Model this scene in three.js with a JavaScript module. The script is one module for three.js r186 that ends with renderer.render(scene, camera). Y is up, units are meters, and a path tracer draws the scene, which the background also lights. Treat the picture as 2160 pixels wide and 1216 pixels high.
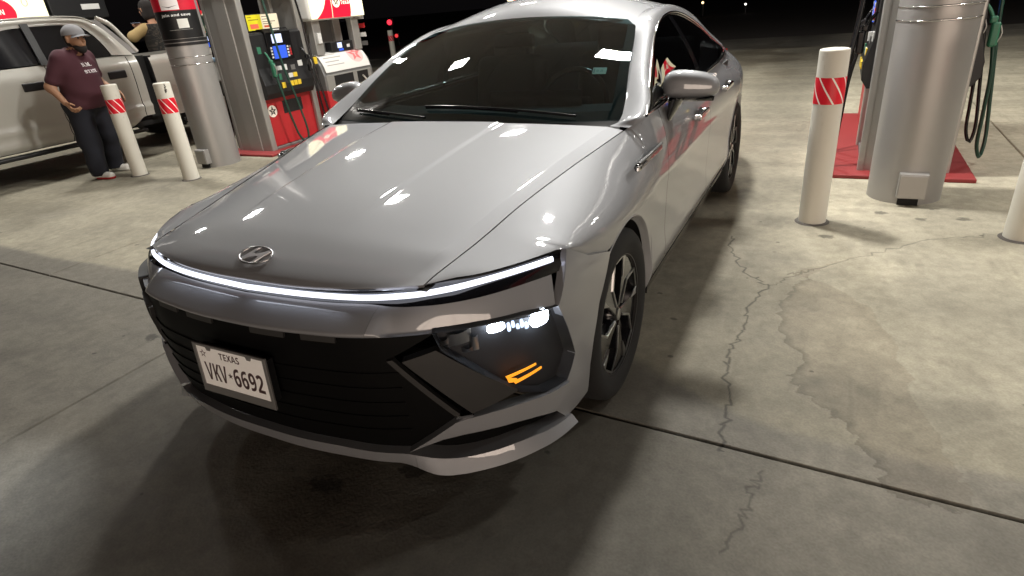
import * as THREE from 'three';
import { mergeGeometries, toCreasedNormals } from 'three/addons/utils/BufferGeometryUtils.js';
import { RoundedBoxGeometry } from 'three/addons/geometries/RoundedBoxGeometry.js';
import { MarchingCubes } from 'three/addons/objects/MarchingCubes.js';
import { RectAreaLightUniformsLib } from 'three/addons/lights/RectAreaLightUniformsLib.js';

// ---------------------------------------------------------------- camera, sky, exposure
const scene = new THREE.Scene();
const camera = new THREE.PerspectiveCamera(51.48, 16 / 9, 0.05, 400);
camera.position.set(1.5371, 1.4938, 0.9920);
camera.rotation.order = 'YXZ';
camera.rotation.set(-0.44385, 0.50547, -0.09523);
const renderer = new THREE.WebGLRenderer({ antialias: true });
renderer.setSize(1024, 576);
renderer.toneMapping = THREE.LinearToneMapping;
renderer.toneMappingExposure = 1.0;
renderer.shadowMap.enabled = true;
RectAreaLightUniformsLib.init();
{ // clear night sky over a town: almost black, a little glow near the horizon
  const w = 64, h = 32, d = new Float32Array(w * h * 4);
  for (let j = 0; j < h; j++) for (let i = 0; i < w; i++) {
    const el = ((j + 0.5) / h - 0.5) * Math.PI, k = 4 * (j * w + i), t = Math.exp(-Math.abs(el) * 4);
    d[k] = 0.0016 + 0.0026 * t; d[k + 1] = 0.0016 + 0.0019 * t; d[k + 2] = 0.0020 + 0.0015 * t; d[k + 3] = 1;
  }
  const t = new THREE.DataTexture(d, w, h, THREE.RGBAFormat, THREE.FloatType);
  t.mapping = THREE.EquirectangularReflectionMapping; t.magFilter = t.minFilter = THREE.LinearFilter; t.needsUpdate = true;
  scene.background = t; scene.environment = t;
}
const LAMP = 4.62;                                    // height of the canopy lamps
const LAMP_X = [-10.3, -7.2, -2.9, 0.25, 4.1, 7.3], LAMP_OUT = [0.8, 0.8, 0.8, 1.8, 0.45, 0.6], LAMP_Z = [-4.05, -7.7];
const LAMP_POWER = 400;
function rectLight(x, y, z, w, h, color, power, tx, ty, tz) {
  const l = new THREE.RectAreaLight(color, power, w, h);
  l.position.set(x, y, z); l.lookAt(tx, ty, tz); scene.add(l); return l;
}
const LAMP_COLOR = new THREE.Color().setRGB(1, 0.975, 0.92);
for (const z of LAMP_Z) LAMP_X.forEach((x, i) => rectLight(x, LAMP - 0.075, z, 0.36, 0.36, LAMP_COLOR, LAMP_POWER * LAMP_OUT[i] * (z < -6 ? 0.6 : 1), x, 0, z)); // outputs tuned lamp by lamp to fit brightness and shadows on the ground

// ---------------------------------------------------------------- helpers
let seed = 7;
const rnd = () => { seed = (seed * 1664525 + 1013904223) >>> 0; return seed / 4294967296; };
const V = (x, y, z) => new THREE.Vector3(x, y, z);
const clamp = (x, a, b) => Math.min(b, Math.max(a, x));
const lerp = (a, b, t) => a + (b - a) * t;
const sst = (a, b, x) => { const t = clamp((x - a) / (b - a), 0, 1); return t * t * (3 - 2 * t); };
const col = (r, g, b) => new THREE.Color().setRGB(r, g, b);
const taken = {};
const numbered = n => { const k = taken[n] = (taken[n] ?? -1) + 1; return k ? `${n}_${String(k).padStart(3, '0')}` : n; };
function mat(r, g, b, rough = 0.6, metal = 0, extra = {}) {
  return new THREE.MeshPhysicalMaterial({ color: col(r, g, b), roughness: rough, metalness: metal, side: THREE.DoubleSide, ...extra });
}
function part(name, geo, m, parent) {
  const o = new THREE.Mesh(geo, m); o.name = name; o.castShadow = o.receiveShadow = true;
  if (parent) parent.add(o); return o;
}
function thing(name, label, category, pos = [0, 0, 0], turn = 0, group) {
  const o = new THREE.Group(); o.name = numbered(name); o.position.set(...pos); o.rotation.y = turn;
  o.userData = { label, category }; if (group) o.userData.group = group;
  scene.add(o); return o;
}
function copyOf(src, label, pos, turn = 0) {
  const o = src.clone(); o.name = numbered(src.name.replace(/_\d{3}$/, '')); o.position.set(...pos); o.rotation.y = turn;
  o.userData = { ...src.userData, label }; scene.add(o); return o;
}
function structure(o) { o.userData.kind = 'structure'; scene.add(o); return o; }
const box = (w, h, d, x = 0, y = 0, z = 0) => new THREE.BoxGeometry(w, h, d).translate(x, y, z);
const rbox = (w, h, d, r, x = 0, y = 0, z = 0, s = 2) => new RoundedBoxGeometry(w, h, d, s, Math.min(r, w / 2.01, h / 2.01, d / 2.01)).translate(x, y, z);
const cyl = (r, h, x = 0, y = 0, z = 0, n = 32, r2 = r) => new THREE.CylinderGeometry(r2, r, h, n).translate(x, y, z);
const curve = (pts, closed = false) => new THREE.CatmullRomCurve3(pts.map(p => V(...p)), closed, 'centripetal');
const tube = (pts, r, n = 40, m = 10, closed = false) => new THREE.TubeGeometry(curve(pts, closed), n, r, m, closed);
const plain = g => { const o = g.index ? g.toNonIndexed() : g; for (const k of Object.keys(o.attributes)) if (!['position', 'normal', 'uv'].includes(k)) o.deleteAttribute(k); return o; };
const merge = (...gs) => mergeGeometries(gs.map(plain));
function grid(fn, nu, nv) {                          // fn(u, v) -> [x, y, z]
  const P = [], U = [], I = [];
  for (let j = 0; j <= nv; j++) for (let i = 0; i <= nu; i++) { P.push(...fn(i / nu, j / nv)); U.push(i / nu, j / nv); }
  for (let j = 0; j < nv; j++) for (let i = 0; i < nu; i++) { const a = j * (nu + 1) + i, b = a + 1, c = a + nu + 1, d = c + 1; I.push(a, b, d, a, d, c); }
  const g = new THREE.BufferGeometry();
  g.setAttribute('position', new THREE.Float32BufferAttribute(P, 3)); g.setAttribute('uv', new THREE.Float32BufferAttribute(U, 2));
  g.setIndex(I); g.computeVertexNormals(); return g;
}
function mirrored(g) {
  const m = g.clone().scale(-1, 1, 1);
  if (m.index) { const a = m.index.array; for (let i = 0; i < a.length; i += 3) { const t = a[i]; a[i] = a[i + 1]; a[i + 1] = t; } }
  else for (const k of Object.keys(m.attributes)) { const at = m.attributes[k], n = at.itemSize, a = at.array; for (let i = 0; i < at.count; i += 3) for (let c = 0; c < n; c++) { const t = a[i * n + c]; a[i * n + c] = a[(i + 1) * n + c]; a[(i + 1) * n + c] = t; } }
  if (m.index) m.computeVertexNormals(); return m;
}
function tab(pts) {                                   // smooth function through [t, value] pairs, t rising or falling
  const p = pts.slice().sort((a, b) => a[0] - b[0]), n = p.length, m = [];
  for (let i = 0; i < n; i++) { const a = p[Math.max(0, i - 1)], b = p[Math.min(n - 1, i + 1)]; m.push((b[1] - a[1]) / (b[0] - a[0])); }
  return t => {
    if (t <= p[0][0]) return p[0][1]; if (t >= p[n - 1][0]) return p[n - 1][1];
    let i = 0; while (t > p[i + 1][0]) i++;
    const h = p[i + 1][0] - p[i][0], s = (t - p[i][0]) / h, s2 = s * s, s3 = s2 * s;
    return (2 * s3 - 3 * s2 + 1) * p[i][1] + (s3 - 2 * s2 + s) * h * m[i] + (3 * s2 - 2 * s3) * p[i + 1][1] + (s3 - s2) * h * m[i + 1];
  };
}
function canvasTex(w, h, draw) {
  const c = document.createElement('canvas'); c.width = w; c.height = h; draw(c.getContext('2d'), w, h);
  const t = new THREE.CanvasTexture(c); t.colorSpace = THREE.SRGBColorSpace; t.magFilter = THREE.LinearFilter; t.anisotropy = 8; return t;
}
const lattice = new Float32Array(65536); for (let i = 0; i < 65536; i++) lattice[i] = rnd();
function vnoise(x, y) {
  const xi = Math.floor(x), yi = Math.floor(y), fx = x - xi, fy = y - yi, u = fx * fx * (3 - 2 * fx), v = fy * fy * (3 - 2 * fy);
  const a = (xi & 255) + ((yi & 255) << 8), b = ((xi + 1) & 255) + ((yi & 255) << 8), c = (xi & 255) + (((yi + 1) & 255) << 8), d = ((xi + 1) & 255) + (((yi + 1) & 255) << 8);
  return lerp(lerp(lattice[a], lattice[b], u), lerp(lattice[c], lattice[d], u), v);
}
const fbm = (x, y, o = 4) => { let s = 0, a = 0.5, t = 0; for (let i = 0; i < o; i++) { s += a * vnoise(x + i * 17.3, y + i * 9.1); t += a; a *= 0.5; x *= 2.03; y *= 2.03; } return s / t; };
function noiseTex(n, rep, fn) {                       // grey texture that repeats
  const d = new Uint8Array(n * n * 4);
  for (let j = 0; j < n; j++) for (let i = 0; i < n; i++) { const v = clamp(fn(i, j), 0, 1) * 255, k = 4 * (j * n + i); d[k] = d[k + 1] = d[k + 2] = v; d[k + 3] = 255; }
  const t = new THREE.DataTexture(d, n, n); t.wrapS = t.wrapT = THREE.RepeatWrapping; t.magFilter = t.minFilter = THREE.LinearFilter; t.repeat.set(rep, rep); t.needsUpdate = true; return t;
}

// ---------------------------------------------------------------- materials
const grainTex = noiseTex(256, 1, (i, j) => 0.5 + 0.5 * (rnd() - 0.5));
const smudge = noiseTex(256, 1, (i, j) => { const u = i / 256 * 8, v = j / 256 * 8; return 0.35 + 0.5 * fbm(u % 8, v % 8, 4); });
const M = {
  paint: mat(0.285, 0.292, 0.308, 0.62, 0.50, { clearcoat: 1, clearcoatRoughness: 0.035 }),
  grilleBlack: mat(0.003, 0.003, 0.003, 0.55, 0, { specularIntensity: 0.22 }),
  piano: mat(0.006, 0.006, 0.007, 0.12, 0, { clearcoat: 1, clearcoatRoughness: 0.03 }),
  matte: mat(0.012, 0.012, 0.013, 0.62),
  trimGrey: mat(0.035, 0.034, 0.033, 0.5, 0.2),
  dark: mat(0.004, 0.004, 0.004, 0.8),
  rubber: mat(0.006, 0.006, 0.006, 0.85),
  chrome: mat(0.75, 0.75, 0.76, 0.12, 1),
  machined: mat(0.50, 0.50, 0.50, 0.28, 1),
  emblem: mat(0.62, 0.62, 0.64, 0.30, 1),
  screenGlass: mat(0.24, 0.33, 0.34, 0.0, 0, { transmission: 1, thickness: 0, ior: 1.5 }),
  tintGlass: mat(0.10, 0.11, 0.11, 0.0, 0, { transmission: 1, thickness: 0, ior: 1.5 }),
  lens: mat(0.95, 0.96, 1.0, 0.0, 0, { transmission: 1, thickness: 0, ior: 1.18 }),
  interior: mat(0.018, 0.018, 0.019, 0.8),
  interiorGrey: mat(0.05, 0.05, 0.052, 0.8),
  lightBar: mat(0.8, 0.8, 0.85, 0.4, 0, { emissive: col(0.82, 0.86, 1.0), emissiveIntensity: 1.6 }),
  headLamp: mat(0.8, 0.85, 0.9, 0.3, 0, { emissive: col(0.80, 0.90, 1.0), emissiveIntensity: 30 }),
  headGlow: mat(0.5, 0.55, 0.62, 0.25, 0.6, { emissive: col(0.62, 0.75, 1.0), emissiveIntensity: 1.6 }),
  amber: mat(0.75, 0.25, 0.02, 0.3, 0, { emissive: col(1.0, 0.36, 0.02), emissiveIntensity: 1.1 }),
  tailRed: mat(0.25, 0.01, 0.01, 0.2, 0, { clearcoat: 1 }),
  white: mat(0.62, 0.61, 0.57, 0.55, 0, { roughnessMap: smudge }),
  steel: mat(0.40, 0.39, 0.37, 0.46, 0.65),
  steelDark: mat(0.20, 0.195, 0.19, 0.5, 0.5),
  column: mat(0.36, 0.35, 0.34, 0.42, 0.45),
  red: mat(0.42, 0.018, 0.022, 0.45),
  redPad: mat(0.24, 0.022, 0.022, 0.65),
  black: mat(0.008, 0.008, 0.009, 0.45),
  blackGloss: mat(0.006, 0.006, 0.007, 0.2),
  deck: mat(0.45, 0.45, 0.435, 0.6),
  lampGlow: mat(0.9, 0.9, 0.85, 0.5, 0, { emissive: col(1, 0.97, 0.9), emissiveIntensity: 12 }),
  yellow: mat(0.72, 0.50, 0.03, 0.5),
  offWhite: mat(0.62, 0.62, 0.60, 0.5),
  green: mat(0.03, 0.16, 0.09, 0.45),
  blueScreen: mat(0.02, 0.05, 0.3, 0.2, 0, { emissive: col(0.04, 0.12, 0.75), emissiveIntensity: 0.9 }),
  paleScreen: mat(0.4, 0.45, 0.6, 0.2, 0, { emissive: col(0.62, 0.70, 1.0), emissiveIntensity: 0.9 }),
  truckWhite: mat(0.40, 0.39, 0.35, 0.4, 0, { clearcoat: 0.6, clearcoatRoughness: 0.12 }),
  truckGlass: mat(0.008, 0.008, 0.010, 0.06),
  stuccoDark: mat(0.10, 0.09, 0.08, 0.9),
};

// ---------------------------------------------------------------- ground: concrete slabs, dark asphalt beyond
const GX = -6.2, GZ = -8.2, GS = 10;                    // the slab texture covers 10 x 10 m from here, mirrored beyond
const segD = (px, pz, a, b) => { const vx = b[0] - a[0], vz = b[1] - a[1], t = clamp(((px - a[0]) * vx + (pz - a[1]) * vz) / (vx * vx + vz * vz), 0, 1); return Math.hypot(px - a[0] - vx * t, pz - a[1] - vz * t); };
const inside = (x, z, poly) => { let c = false; for (let i = 0, j = poly.length - 1; i < poly.length; j = i++) { const [xi, zi] = poly[i], [xj, zj] = poly[j]; if ((zi > z) !== (zj > z) && x < (xj - xi) * (z - zi) / (zj - zi) + xi) c = !c; } return c; };
function wander(pts, amp, n = 9) {                     // a cracked line through the points
  const out = [];
  for (let i = 0; i < pts.length - 1; i++) for (let k = 0; k < n; k++) { const t = k / n, w = Math.sin(Math.PI * t); out.push([lerp(pts[i][0], pts[i + 1][0], t) + (rnd() - 0.5) * amp * (k ? 1 : 0.3), lerp(pts[i][1], pts[i + 1][1], t) + (rnd() - 0.5) * amp * (k ? 1 : 0.3)]); }
  out.push(pts[pts.length - 1]); return out;
}
const cracks = [
  [wander([[1.07, -2.87], [1.10, -2.6], [1.24, -2.3], [1.36, -2.18], [1.30, -1.96], [1.29, -1.65], [1.275, -1.48], [1.285, -1.27], [1.33, -0.96], [1.35, -0.77]], 0.045), 0.006, 0.75],
  [wander([[1.36, -2.18], [1.46, -2.33], [1.56, -2.46]], 0.03), 0.004, 0.6],
  [wander([[1.44, -2.36], [1.56, -2.44], [1.8, -2.72], [2.14, -3.06], [2.5, -3.25]], 0.05), 0.006, 0.5],
  [wander([[1.49, -0.72], [1.45, -0.6], [1.46, -0.46], [1.41, -0.33]], 0.04), 0.005, 0.5],
  [wander([[-3.4, -1.25], [-3.36, -1.6], [-3.3, -2.4]], 0.02), 0.007, 0.35],
];
const wet = wander([[1.44, -2.38], [1.53, -2.48], [1.66, -2.56], [1.55, -2.36], [1.47, -2.2], [1.43, -2.0], [1.44, -1.71], [1.56, -1.48], [1.5, -1.33], [1.61, -1.2], [1.73, -1.08], [1.79, -0.93], [1.87, -0.75], [2.03, -0.73], [2.07, -0.8], [2.05, -0.93], [1.97, -1.27], [1.93, -1.7], [1.80, -2.1], [1.62, -2.3]], 0.05, 7);
const wetL = wet.slice(7 * 3, 7 * 13);
const spots = [[-1.65, -0.62, 0.05], [0.83, -1.93, 0.02], [0.97, -1.67, 0.02], [1.93, -3.53, 0.05], [2.15, -3.45, 0.04], [2.39, -3.5, 0.05], [1.62, -3.0, 0.05], [-2.6, -1.9, 0.10], [-2.45, -1.95, 0.09], [0.35, -0.28, 0.06], [0.62, 0.12, 0.045], [0.9, 0.15, 0.05], [0.1, -0.1, 0.07]];
for (let i = 0; i < 90; i++) spots.push([-6 + rnd() * 9, -6 + rnd() * 7, 0.008 + 0.02 * rnd() * rnd()]);
const N = 2048, slabCol = new Uint8Array(N * N * 4), slabBump = new Uint8Array(N * N * 4), slabRough = new Uint8Array(N * N * 4);
{
  const near = new Float32Array(N * N).fill(0), wetEdge = new Float32Array(N * N), wetIn = new Uint8Array(N * N), spotD = new Float32Array(N * N);
  const px = GS / N, stamp = (x, z, r, f) => { const i0 = Math.floor((x - GX - r) / px), i1 = Math.ceil((x - GX + r) / px), j0 = Math.floor((z - GZ - r) / px), j1 = Math.ceil((z - GZ + r) / px); for (let j = Math.max(0, j0); j <= Math.min(N - 1, j1); j++) for (let i = Math.max(0, i0); i <= Math.min(N - 1, i1); i++) f(GX + (i + 0.5) * px, GZ + (j + 0.5) * px, j * N + i); };
  for (const [line, w, k] of cracks) for (let s = 0; s < line.length - 1; s++) {
    const a = line[s], b = line[s + 1], m = [(a[0] + b[0]) / 2, (a[1] + b[1]) / 2], L = Math.hypot(a[0] - b[0], a[1] - b[1]) / 2 + 0.04, ww = w * (0.15 + 0.75 * rnd());
    stamp(m[0], m[1], L, (x, z, q) => { near[q] = Math.max(near[q], k * sst(ww + 0.004, ww * 0.3, segD(x, z, a, b))); });
  }
  stamp(1.75, -1.65, 1.05, (x, z, q) => { if (inside(x, z, wet)) wetIn[q] = 1; });
  for (let s = 0; s < wetL.length - 1; s++) { const a = wetL[s], b = wetL[s + 1]; stamp((a[0] + b[0]) / 2, (a[1] + b[1]) / 2, 0.15, (x, z, q) => { if (wetIn[q]) wetEdge[q] = Math.max(wetEdge[q], sst(0.05, 0.0, segD(x, z, a, b) + 0.02 * vnoise(x * 40, z * 40))); }); }
  for (const [sx, sz, r] of spots) stamp(sx, sz, r * 1.6, (x, z, q) => { const d = Math.hypot(x - sx, (z - sz) * 1.3) / r + 0.7 * (vnoise(x * 60, z * 60) - 0.5); spotD[q] = Math.max(spotD[q], sst(1, 0.6, d)); });
  for (let j = 0; j < N; j++) for (let i = 0; i < N; i++) {
    const q = j * N + i, x = GX + (i + 0.5) * px, z = GZ + (j + 0.5) * px, k = 4 * q;
    const big = fbm(x * 0.55 + 3, z * 0.7, 4), mid = fbm(x * 2.3, z * 3.1 + 40, 4), fine = fbm(x * 24, z * 24, 4), g = lattice[(i * 7919 + j * 104729 + ((i * j) & 4095)) & 65535];
    const streak = fbm(x * 0.9 + 0.6 * big, z * 5.5, 3);
    let a = 0.30 * (0.60 + 0.55 * big) * (0.78 + 0.44 * mid) * (0.80 + 0.40 * fine) * (0.89 + 0.22 * g) * (0.86 + 0.28 * streak), warm = 1.0, cool = 0;
    // oil and tyre grime, blotchy, where cars stop
    const oil = sst(0.45, 0.72, fbm(x * 1.4 + 9, z * 1.7 + 2, 5)) * sst(1.25, 0.5, Math.abs(x - 0.1 + 0.3 * (mid - 0.5))) * sst(-7, -5, z);
    a *= 1 + 0.35 * sst(1.15, 1.9, x + 0.4 * (big - 0.5)) * (0.6 + 0.8 * big); a *= 1 - 0.30 * sst(0.75, 0.2, Math.abs(x - 0.95 + 0.3 * (mid - 0.5))) * (0.4 + mid); a *= 1 - 0.38 * oil; warm += 0.05 * oil;  // lit right side and shade beside the sedan put into colour, over tyre grime
    // dark drip marks and trodden grime, in clusters
    const grime = sst(0.50, 0.66, fbm(x * 7 + 31, z * 7 + 5, 3)) * sst(0.46, 0.70, fbm(x * 0.9 + 60, z * 0.9 + 11, 3)); a *= 1 - 0.13 * grime;
    const worn = sst(0.56, 0.75, fbm(x * 3.1 + 77, z * 1.3 + 21, 4)); a *= 1 + 0.08 * worn;
    const scuff = sst(0.62, 0.74, fbm(x * 16 + 3, z * 2.2 + 90, 3)) * sst(0.45, 0.7, fbm(x * 0.7 + 5, z * 0.8 + 33, 2)); a *= 1 - 0.10 * scuff;
    // front zone darkened past a ragged edge, most at left; front slab dirtier
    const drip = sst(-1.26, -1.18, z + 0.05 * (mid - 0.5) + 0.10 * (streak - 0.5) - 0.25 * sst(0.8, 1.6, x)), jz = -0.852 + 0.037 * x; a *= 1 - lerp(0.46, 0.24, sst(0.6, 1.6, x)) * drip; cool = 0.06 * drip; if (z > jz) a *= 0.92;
    if (wetIn[q]) { a *= 0.80 + 0.08 * mid; warm += 0.03; }
    a *= 1 - 0.30 * wetEdge[q]; a *= 1 - 0.55 * spotD[q]; a *= 1 - 0.80 * near[q];
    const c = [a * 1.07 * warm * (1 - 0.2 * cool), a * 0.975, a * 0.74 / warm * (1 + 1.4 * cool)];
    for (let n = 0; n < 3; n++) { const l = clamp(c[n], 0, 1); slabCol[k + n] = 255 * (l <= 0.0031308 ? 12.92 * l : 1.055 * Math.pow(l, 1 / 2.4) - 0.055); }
    slabCol[k + 3] = slabBump[k + 3] = slabRough[k + 3] = 255;
    const b = 0.62 + 0.16 * (mid - 0.5) + 0.24 * (fine - 0.5) + 0.16 * (g - 0.5) - 0.55 * near[q];
    slabBump[k] = slabBump[k + 1] = slabBump[k + 2] = 255 * clamp(b, 0, 1);
    slabRough[k] = slabRough[k + 1] = slabRough[k + 2] = 255 * clamp(0.84 + 0.22 * (mid - 0.5) - 0.16 * oil - 0.06 * wetIn[q], 0, 1);
  }
}
const asTex = (d, srgb) => { const t = new THREE.DataTexture(d, N, N); t.wrapS = t.wrapT = THREE.MirroredRepeatWrapping; t.magFilter = t.minFilter = THREE.LinearFilter; if (srgb) t.colorSpace = THREE.SRGBColorSpace; t.needsUpdate = true; return t; };
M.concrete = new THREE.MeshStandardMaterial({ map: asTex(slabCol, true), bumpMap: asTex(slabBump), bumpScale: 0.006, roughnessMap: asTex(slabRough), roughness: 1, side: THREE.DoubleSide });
function slabGeo(corners) {                            // [x, z] corners, chamfered top edges, uv follow the ground
  const n = corners.length, c = corners.reduce((s, p) => [s[0] + p[0] / n, s[1] + p[1] / n], [0, 0]);
  const ring = (d, y) => corners.map(([x, z]) => { const vx = c[0] - x, vz = c[1] - z; return [x + Math.sign(vx) * d, y, z + Math.sign(vz) * d]; });
  const r0 = ring(0.010, 0), r1 = ring(0.004, -0.007), r2 = ring(0.004, -0.14), P = [], tri = (a, b, d) => P.push(...a, ...b, ...d);
  for (let i = 1; i < n - 1; i++) tri(r0[0], r0[i + 1], r0[i]);
  for (let i = 0; i < n; i++) { const j = (i + 1) % n; for (const [a, b] of [[r0, r1], [r1, r2]]) { tri(a[i], a[j], b[j]); tri(a[i], b[j], b[i]); } }
  const g = new THREE.BufferGeometry(); g.setAttribute('position', new THREE.Float32BufferAttribute(P, 3));
  const U = []; for (let i = 0; i < P.length; i += 3) U.push((P[i] - GX) / GS, (P[i + 2] - GZ) / GS);
  g.setAttribute('uv', new THREE.Float32BufferAttribute(U, 2)); g.computeVertexNormals();
  const nn = g.attributes.normal; for (let i = 0; i < nn.count; i++) if (nn.getY(i) < -0.3) nn.setXYZ(i, -nn.getX(i), -nn.getY(i), -nn.getZ(i));
  return g;
}
const forecourt = new THREE.Group(); forecourt.name = 'forecourt_paving'; structure(forecourt);
part('joint_bed', box(60, 0.1, 44, -6, -0.2, -6), M.dark, forecourt);
{
  const J = x => -0.852 + 0.037 * x, xs = [-22, -16, -10.5, -5.2, -1.41, 3.6, 8.5, 14], xb = [-22, -16, -10.5, -7, -3.38, 3.0, 8.5, 14];
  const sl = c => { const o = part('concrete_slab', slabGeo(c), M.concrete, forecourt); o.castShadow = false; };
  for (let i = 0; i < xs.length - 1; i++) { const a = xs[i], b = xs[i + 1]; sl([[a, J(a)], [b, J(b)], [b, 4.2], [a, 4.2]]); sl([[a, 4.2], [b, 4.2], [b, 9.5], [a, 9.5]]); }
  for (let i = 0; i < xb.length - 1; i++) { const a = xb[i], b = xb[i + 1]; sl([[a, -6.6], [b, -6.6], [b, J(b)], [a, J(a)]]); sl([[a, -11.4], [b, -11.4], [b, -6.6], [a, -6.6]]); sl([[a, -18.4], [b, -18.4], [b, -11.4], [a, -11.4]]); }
}
const asphaltTex = noiseTex(512, 60, (i, j) => 0.35 + 0.4 * lattice[(i * 131 + j * 7177) & 65535] + 0.3 * fbm(i / 512 * 8, j / 512 * 8, 3));
const ground = part('asphalt_ground', new THREE.PlaneGeometry(700, 700).rotateX(-Math.PI / 2).translate(0, -0.26, 0), mat(0.05, 0.048, 0.046, 0.9, 0, { bumpMap: asphaltTex, bumpScale: 0.01 }));
structure(ground);
const lot = part('asphalt_lot', new THREE.PlaneGeometry(160, 90).rotateX(-Math.PI / 2).translate(0, -0.02, -63.4), mat(0.055, 0.045, 0.040, 0.92, 0, { bumpMap: asphaltTex, bumpScale: 0.01 }));
structure(lot);
const walk = part('added_shop_pavement', box(24, 0.28, 1.5, 11.5, -0.06, 10.26), M.concrete); structure(walk);  // pavement of the added, unseen shop

// ---------------------------------------------------------------- canopy with its lamps
{
  const c = thing('station_canopy', 'flat white canopy over the pump islands, carried by round columns', 'canopy', [0, 0, 0]);
  for (let i = 0; i < 25; i++) part('deck_panel', box(1.185, 0.06, 9.7, -20.4 + i * 1.2, LAMP + 0.03, -6.1), M.deck, c);
  part('roof_deck', box(30.2, 0.1, 9.9, -6, LAMP + 0.75, -6.1), M.deck, c);
  for (const z of [-1.2, -11.0]) part('fascia', box(30.4, 0.95, 0.08, -6, LAMP + 0.36, z), M.red, c);
  for (const x of [-21.2, 9.2]) part('fascia', box(0.08, 0.95, 9.7, x, LAMP + 0.36, -6.1), M.red, c);
  const rowName = ['front row', 'back row'], place = ['over the far island', 'over the white pickup', 'left of the sedan', 'over the sedan', 'right of the right island', 'at the far right'];
  LAMP_Z.forEach((z, r) => LAMP_X.forEach((x, n) => {
    const l = thing('canopy_lamp', `square ceiling lamp ${place[n]}, ${rowName[r]} of the canopy`, 'lamp', [x, LAMP, z], 0, 'square lamps in the canopy ceiling');
    part('housing', rbox(0.52, 0.06, 0.52, 0.02, 0, -0.03, 0), M.deck, l);
    part('light_panel', box(0.37, 0.012, 0.37, 0, -0.065, 0), M.lampGlow, l);
  }));
}
function roundColumn(x, z, label) {
  const r = 0.228, c = thing('canopy_column', label, 'column', [x, 0, z], 0, 'round canopy columns');
  part('shaft', new THREE.LatheGeometry([[r, 0], [r, 1.165], [r - 0.004, 1.168], [r - 0.004, 1.178], [r, 1.181], [r, 1.245], [r - 0.004, 1.248], [r - 0.004, 1.258], [r, 1.261], [r, LAMP - 0.002]].map(p => new THREE.Vector2(...p)), 64), M.column, c);
  for (const y of [1.173, 1.253]) part('steel_band', new THREE.TorusGeometry(r + 0.0005, 0.0042, 8, 64).rotateX(Math.PI / 2).translate(0, y, 0), M.chrome, c);
  const b = part('junction_box', rbox(0.17, 0.17, 0.07, 0.006, 0.02, 0.14, r + 0.012), M.column, c);
  part('cover_plate', rbox(0.155, 0.15, 0.006, 0.003, 0.02, 0.14, r + 0.05), M.column, b);
  part('drain_hole', box(0.12, 0.045, 0.03, 0.01, 0.0225, r - 0.002), M.dark, c);
  return c;
}
const colR = roundColumn(2.08, -3.97, 'round grey canopy column on the right island, beside the white bollards');
const colL = roundColumn(-5.17, -3.96, 'round grey canopy column by the red pump, with a black notice wrapped round it');
{ // notice wrapped round the left column
  const t = canvasTex(1024, 1024, (g, w, h) => {
    g.fillStyle = '#0b0b0d'; g.fillRect(0, 0, w, h); g.fillStyle = '#c8102e'; g.fillRect(0, 0, w, 330);
    g.fillStyle = '#e8e2e2'; g.fillRect(330, 20, 330, 290); g.fillStyle = '#222'; g.beginPath(); g.moveTo(350, 210); g.lineTo(480, 240); g.lineTo(640, 205); g.lineTo(480, 260); g.fill();
    g.fillStyle = '#f2f2f2'; g.font = 'bold 84px sans-serif'; g.textAlign = 'left'; g.fillText('Join and save', 300, 470);
    g.fillStyle = '#dcdcd6'; g.fillRect(560, 540, 190, 230);
    g.fillStyle = '#8a8a86'; g.fillRect(380, 800, 420, 12);
  });
  const m = new THREE.MeshStandardMaterial({ map: t, roughness: 0.45 });
  part('wrapped_notice', new THREE.CylinderGeometry(0.2305, 0.2305, 0.42, 48, 1, true, -0.6, 2.6).translate(0, 1.66, 0), m, colL);
  for (const y of [1.39, 1.43]) part('strap', new THREE.CylinderGeometry(0.232, 0.232, 0.03, 48, 1, true).translate(0, y, 0), M.black, colL);
}
for (const [x, z, l] of [[-12.4, -3.96, 'round grey canopy column on the far island beyond the white pickup'], [-3.2, -10.3, 'round grey canopy column far behind the sedan roof']]) roundColumn(x, z, l);

// ---------------------------------------------------------------- added shop front, unseen behind the viewer, its windows a fill light for the sedan front
{
  const s = thing('added_shop', 'added unseen shop building whose glowing windows fill the sedan front with light', 'building', [11.5, 0, 11.2]);
  part('wall', box(20, 0.6, 0.3, 0, 0.3, 0), M.stuccoDark, s); part('wall', box(20, 1.2, 0.3, 0, 3.9, 0), M.stuccoDark, s); part('wall', box(20, 4.5, 0.3, 0, 2.25, 9), M.stuccoDark, s);
  for (const x of [-9.9, 9.9]) part('wall', box(0.2, 4.5, 8.7, x, 2.25, 4.5), M.stuccoDark, s);
  part('roof', box(20.6, 0.2, 9.8, 0, 4.65, 4.5), M.stuccoDark, s);
  const glow = mat(0.6, 0.55, 0.5, 0.6, 0, { emissive: col(1, 0.82, 0.68), emissiveIntensity: 2.0 });
  for (let i = 0; i < 6; i++) {
    const x = -7.75 + i * 3.1, w = part('window', box(2.9, 2.66, 0.06, x, 1.95, 0.02), glow, s);
    part('window_frame', box(0.1, 2.7, 0.36, x - 1.55, 1.95, 0), M.steelDark, w);
  }
  rectLight(11.5, 1.95, 10.98, 18.4, 2.6, col(1, 0.81, 0.67), 6.5, 11.5, 1.95, 0);  // added fill light, placed at the shop windows
}

// ---------------------------------------------------------------- the silver sedan (x: its left, z: forward, y up from 35 mm above the ground)
const car = thing('sedan', 'silver sedan with a glowing full-width light bar, parked at the pumps', 'car', [0, 0.035, 0]);
const both = (name, g, m, parent = car) => [part(name, g, m, parent), part(name, mirrored(g), m, parent)];
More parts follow.
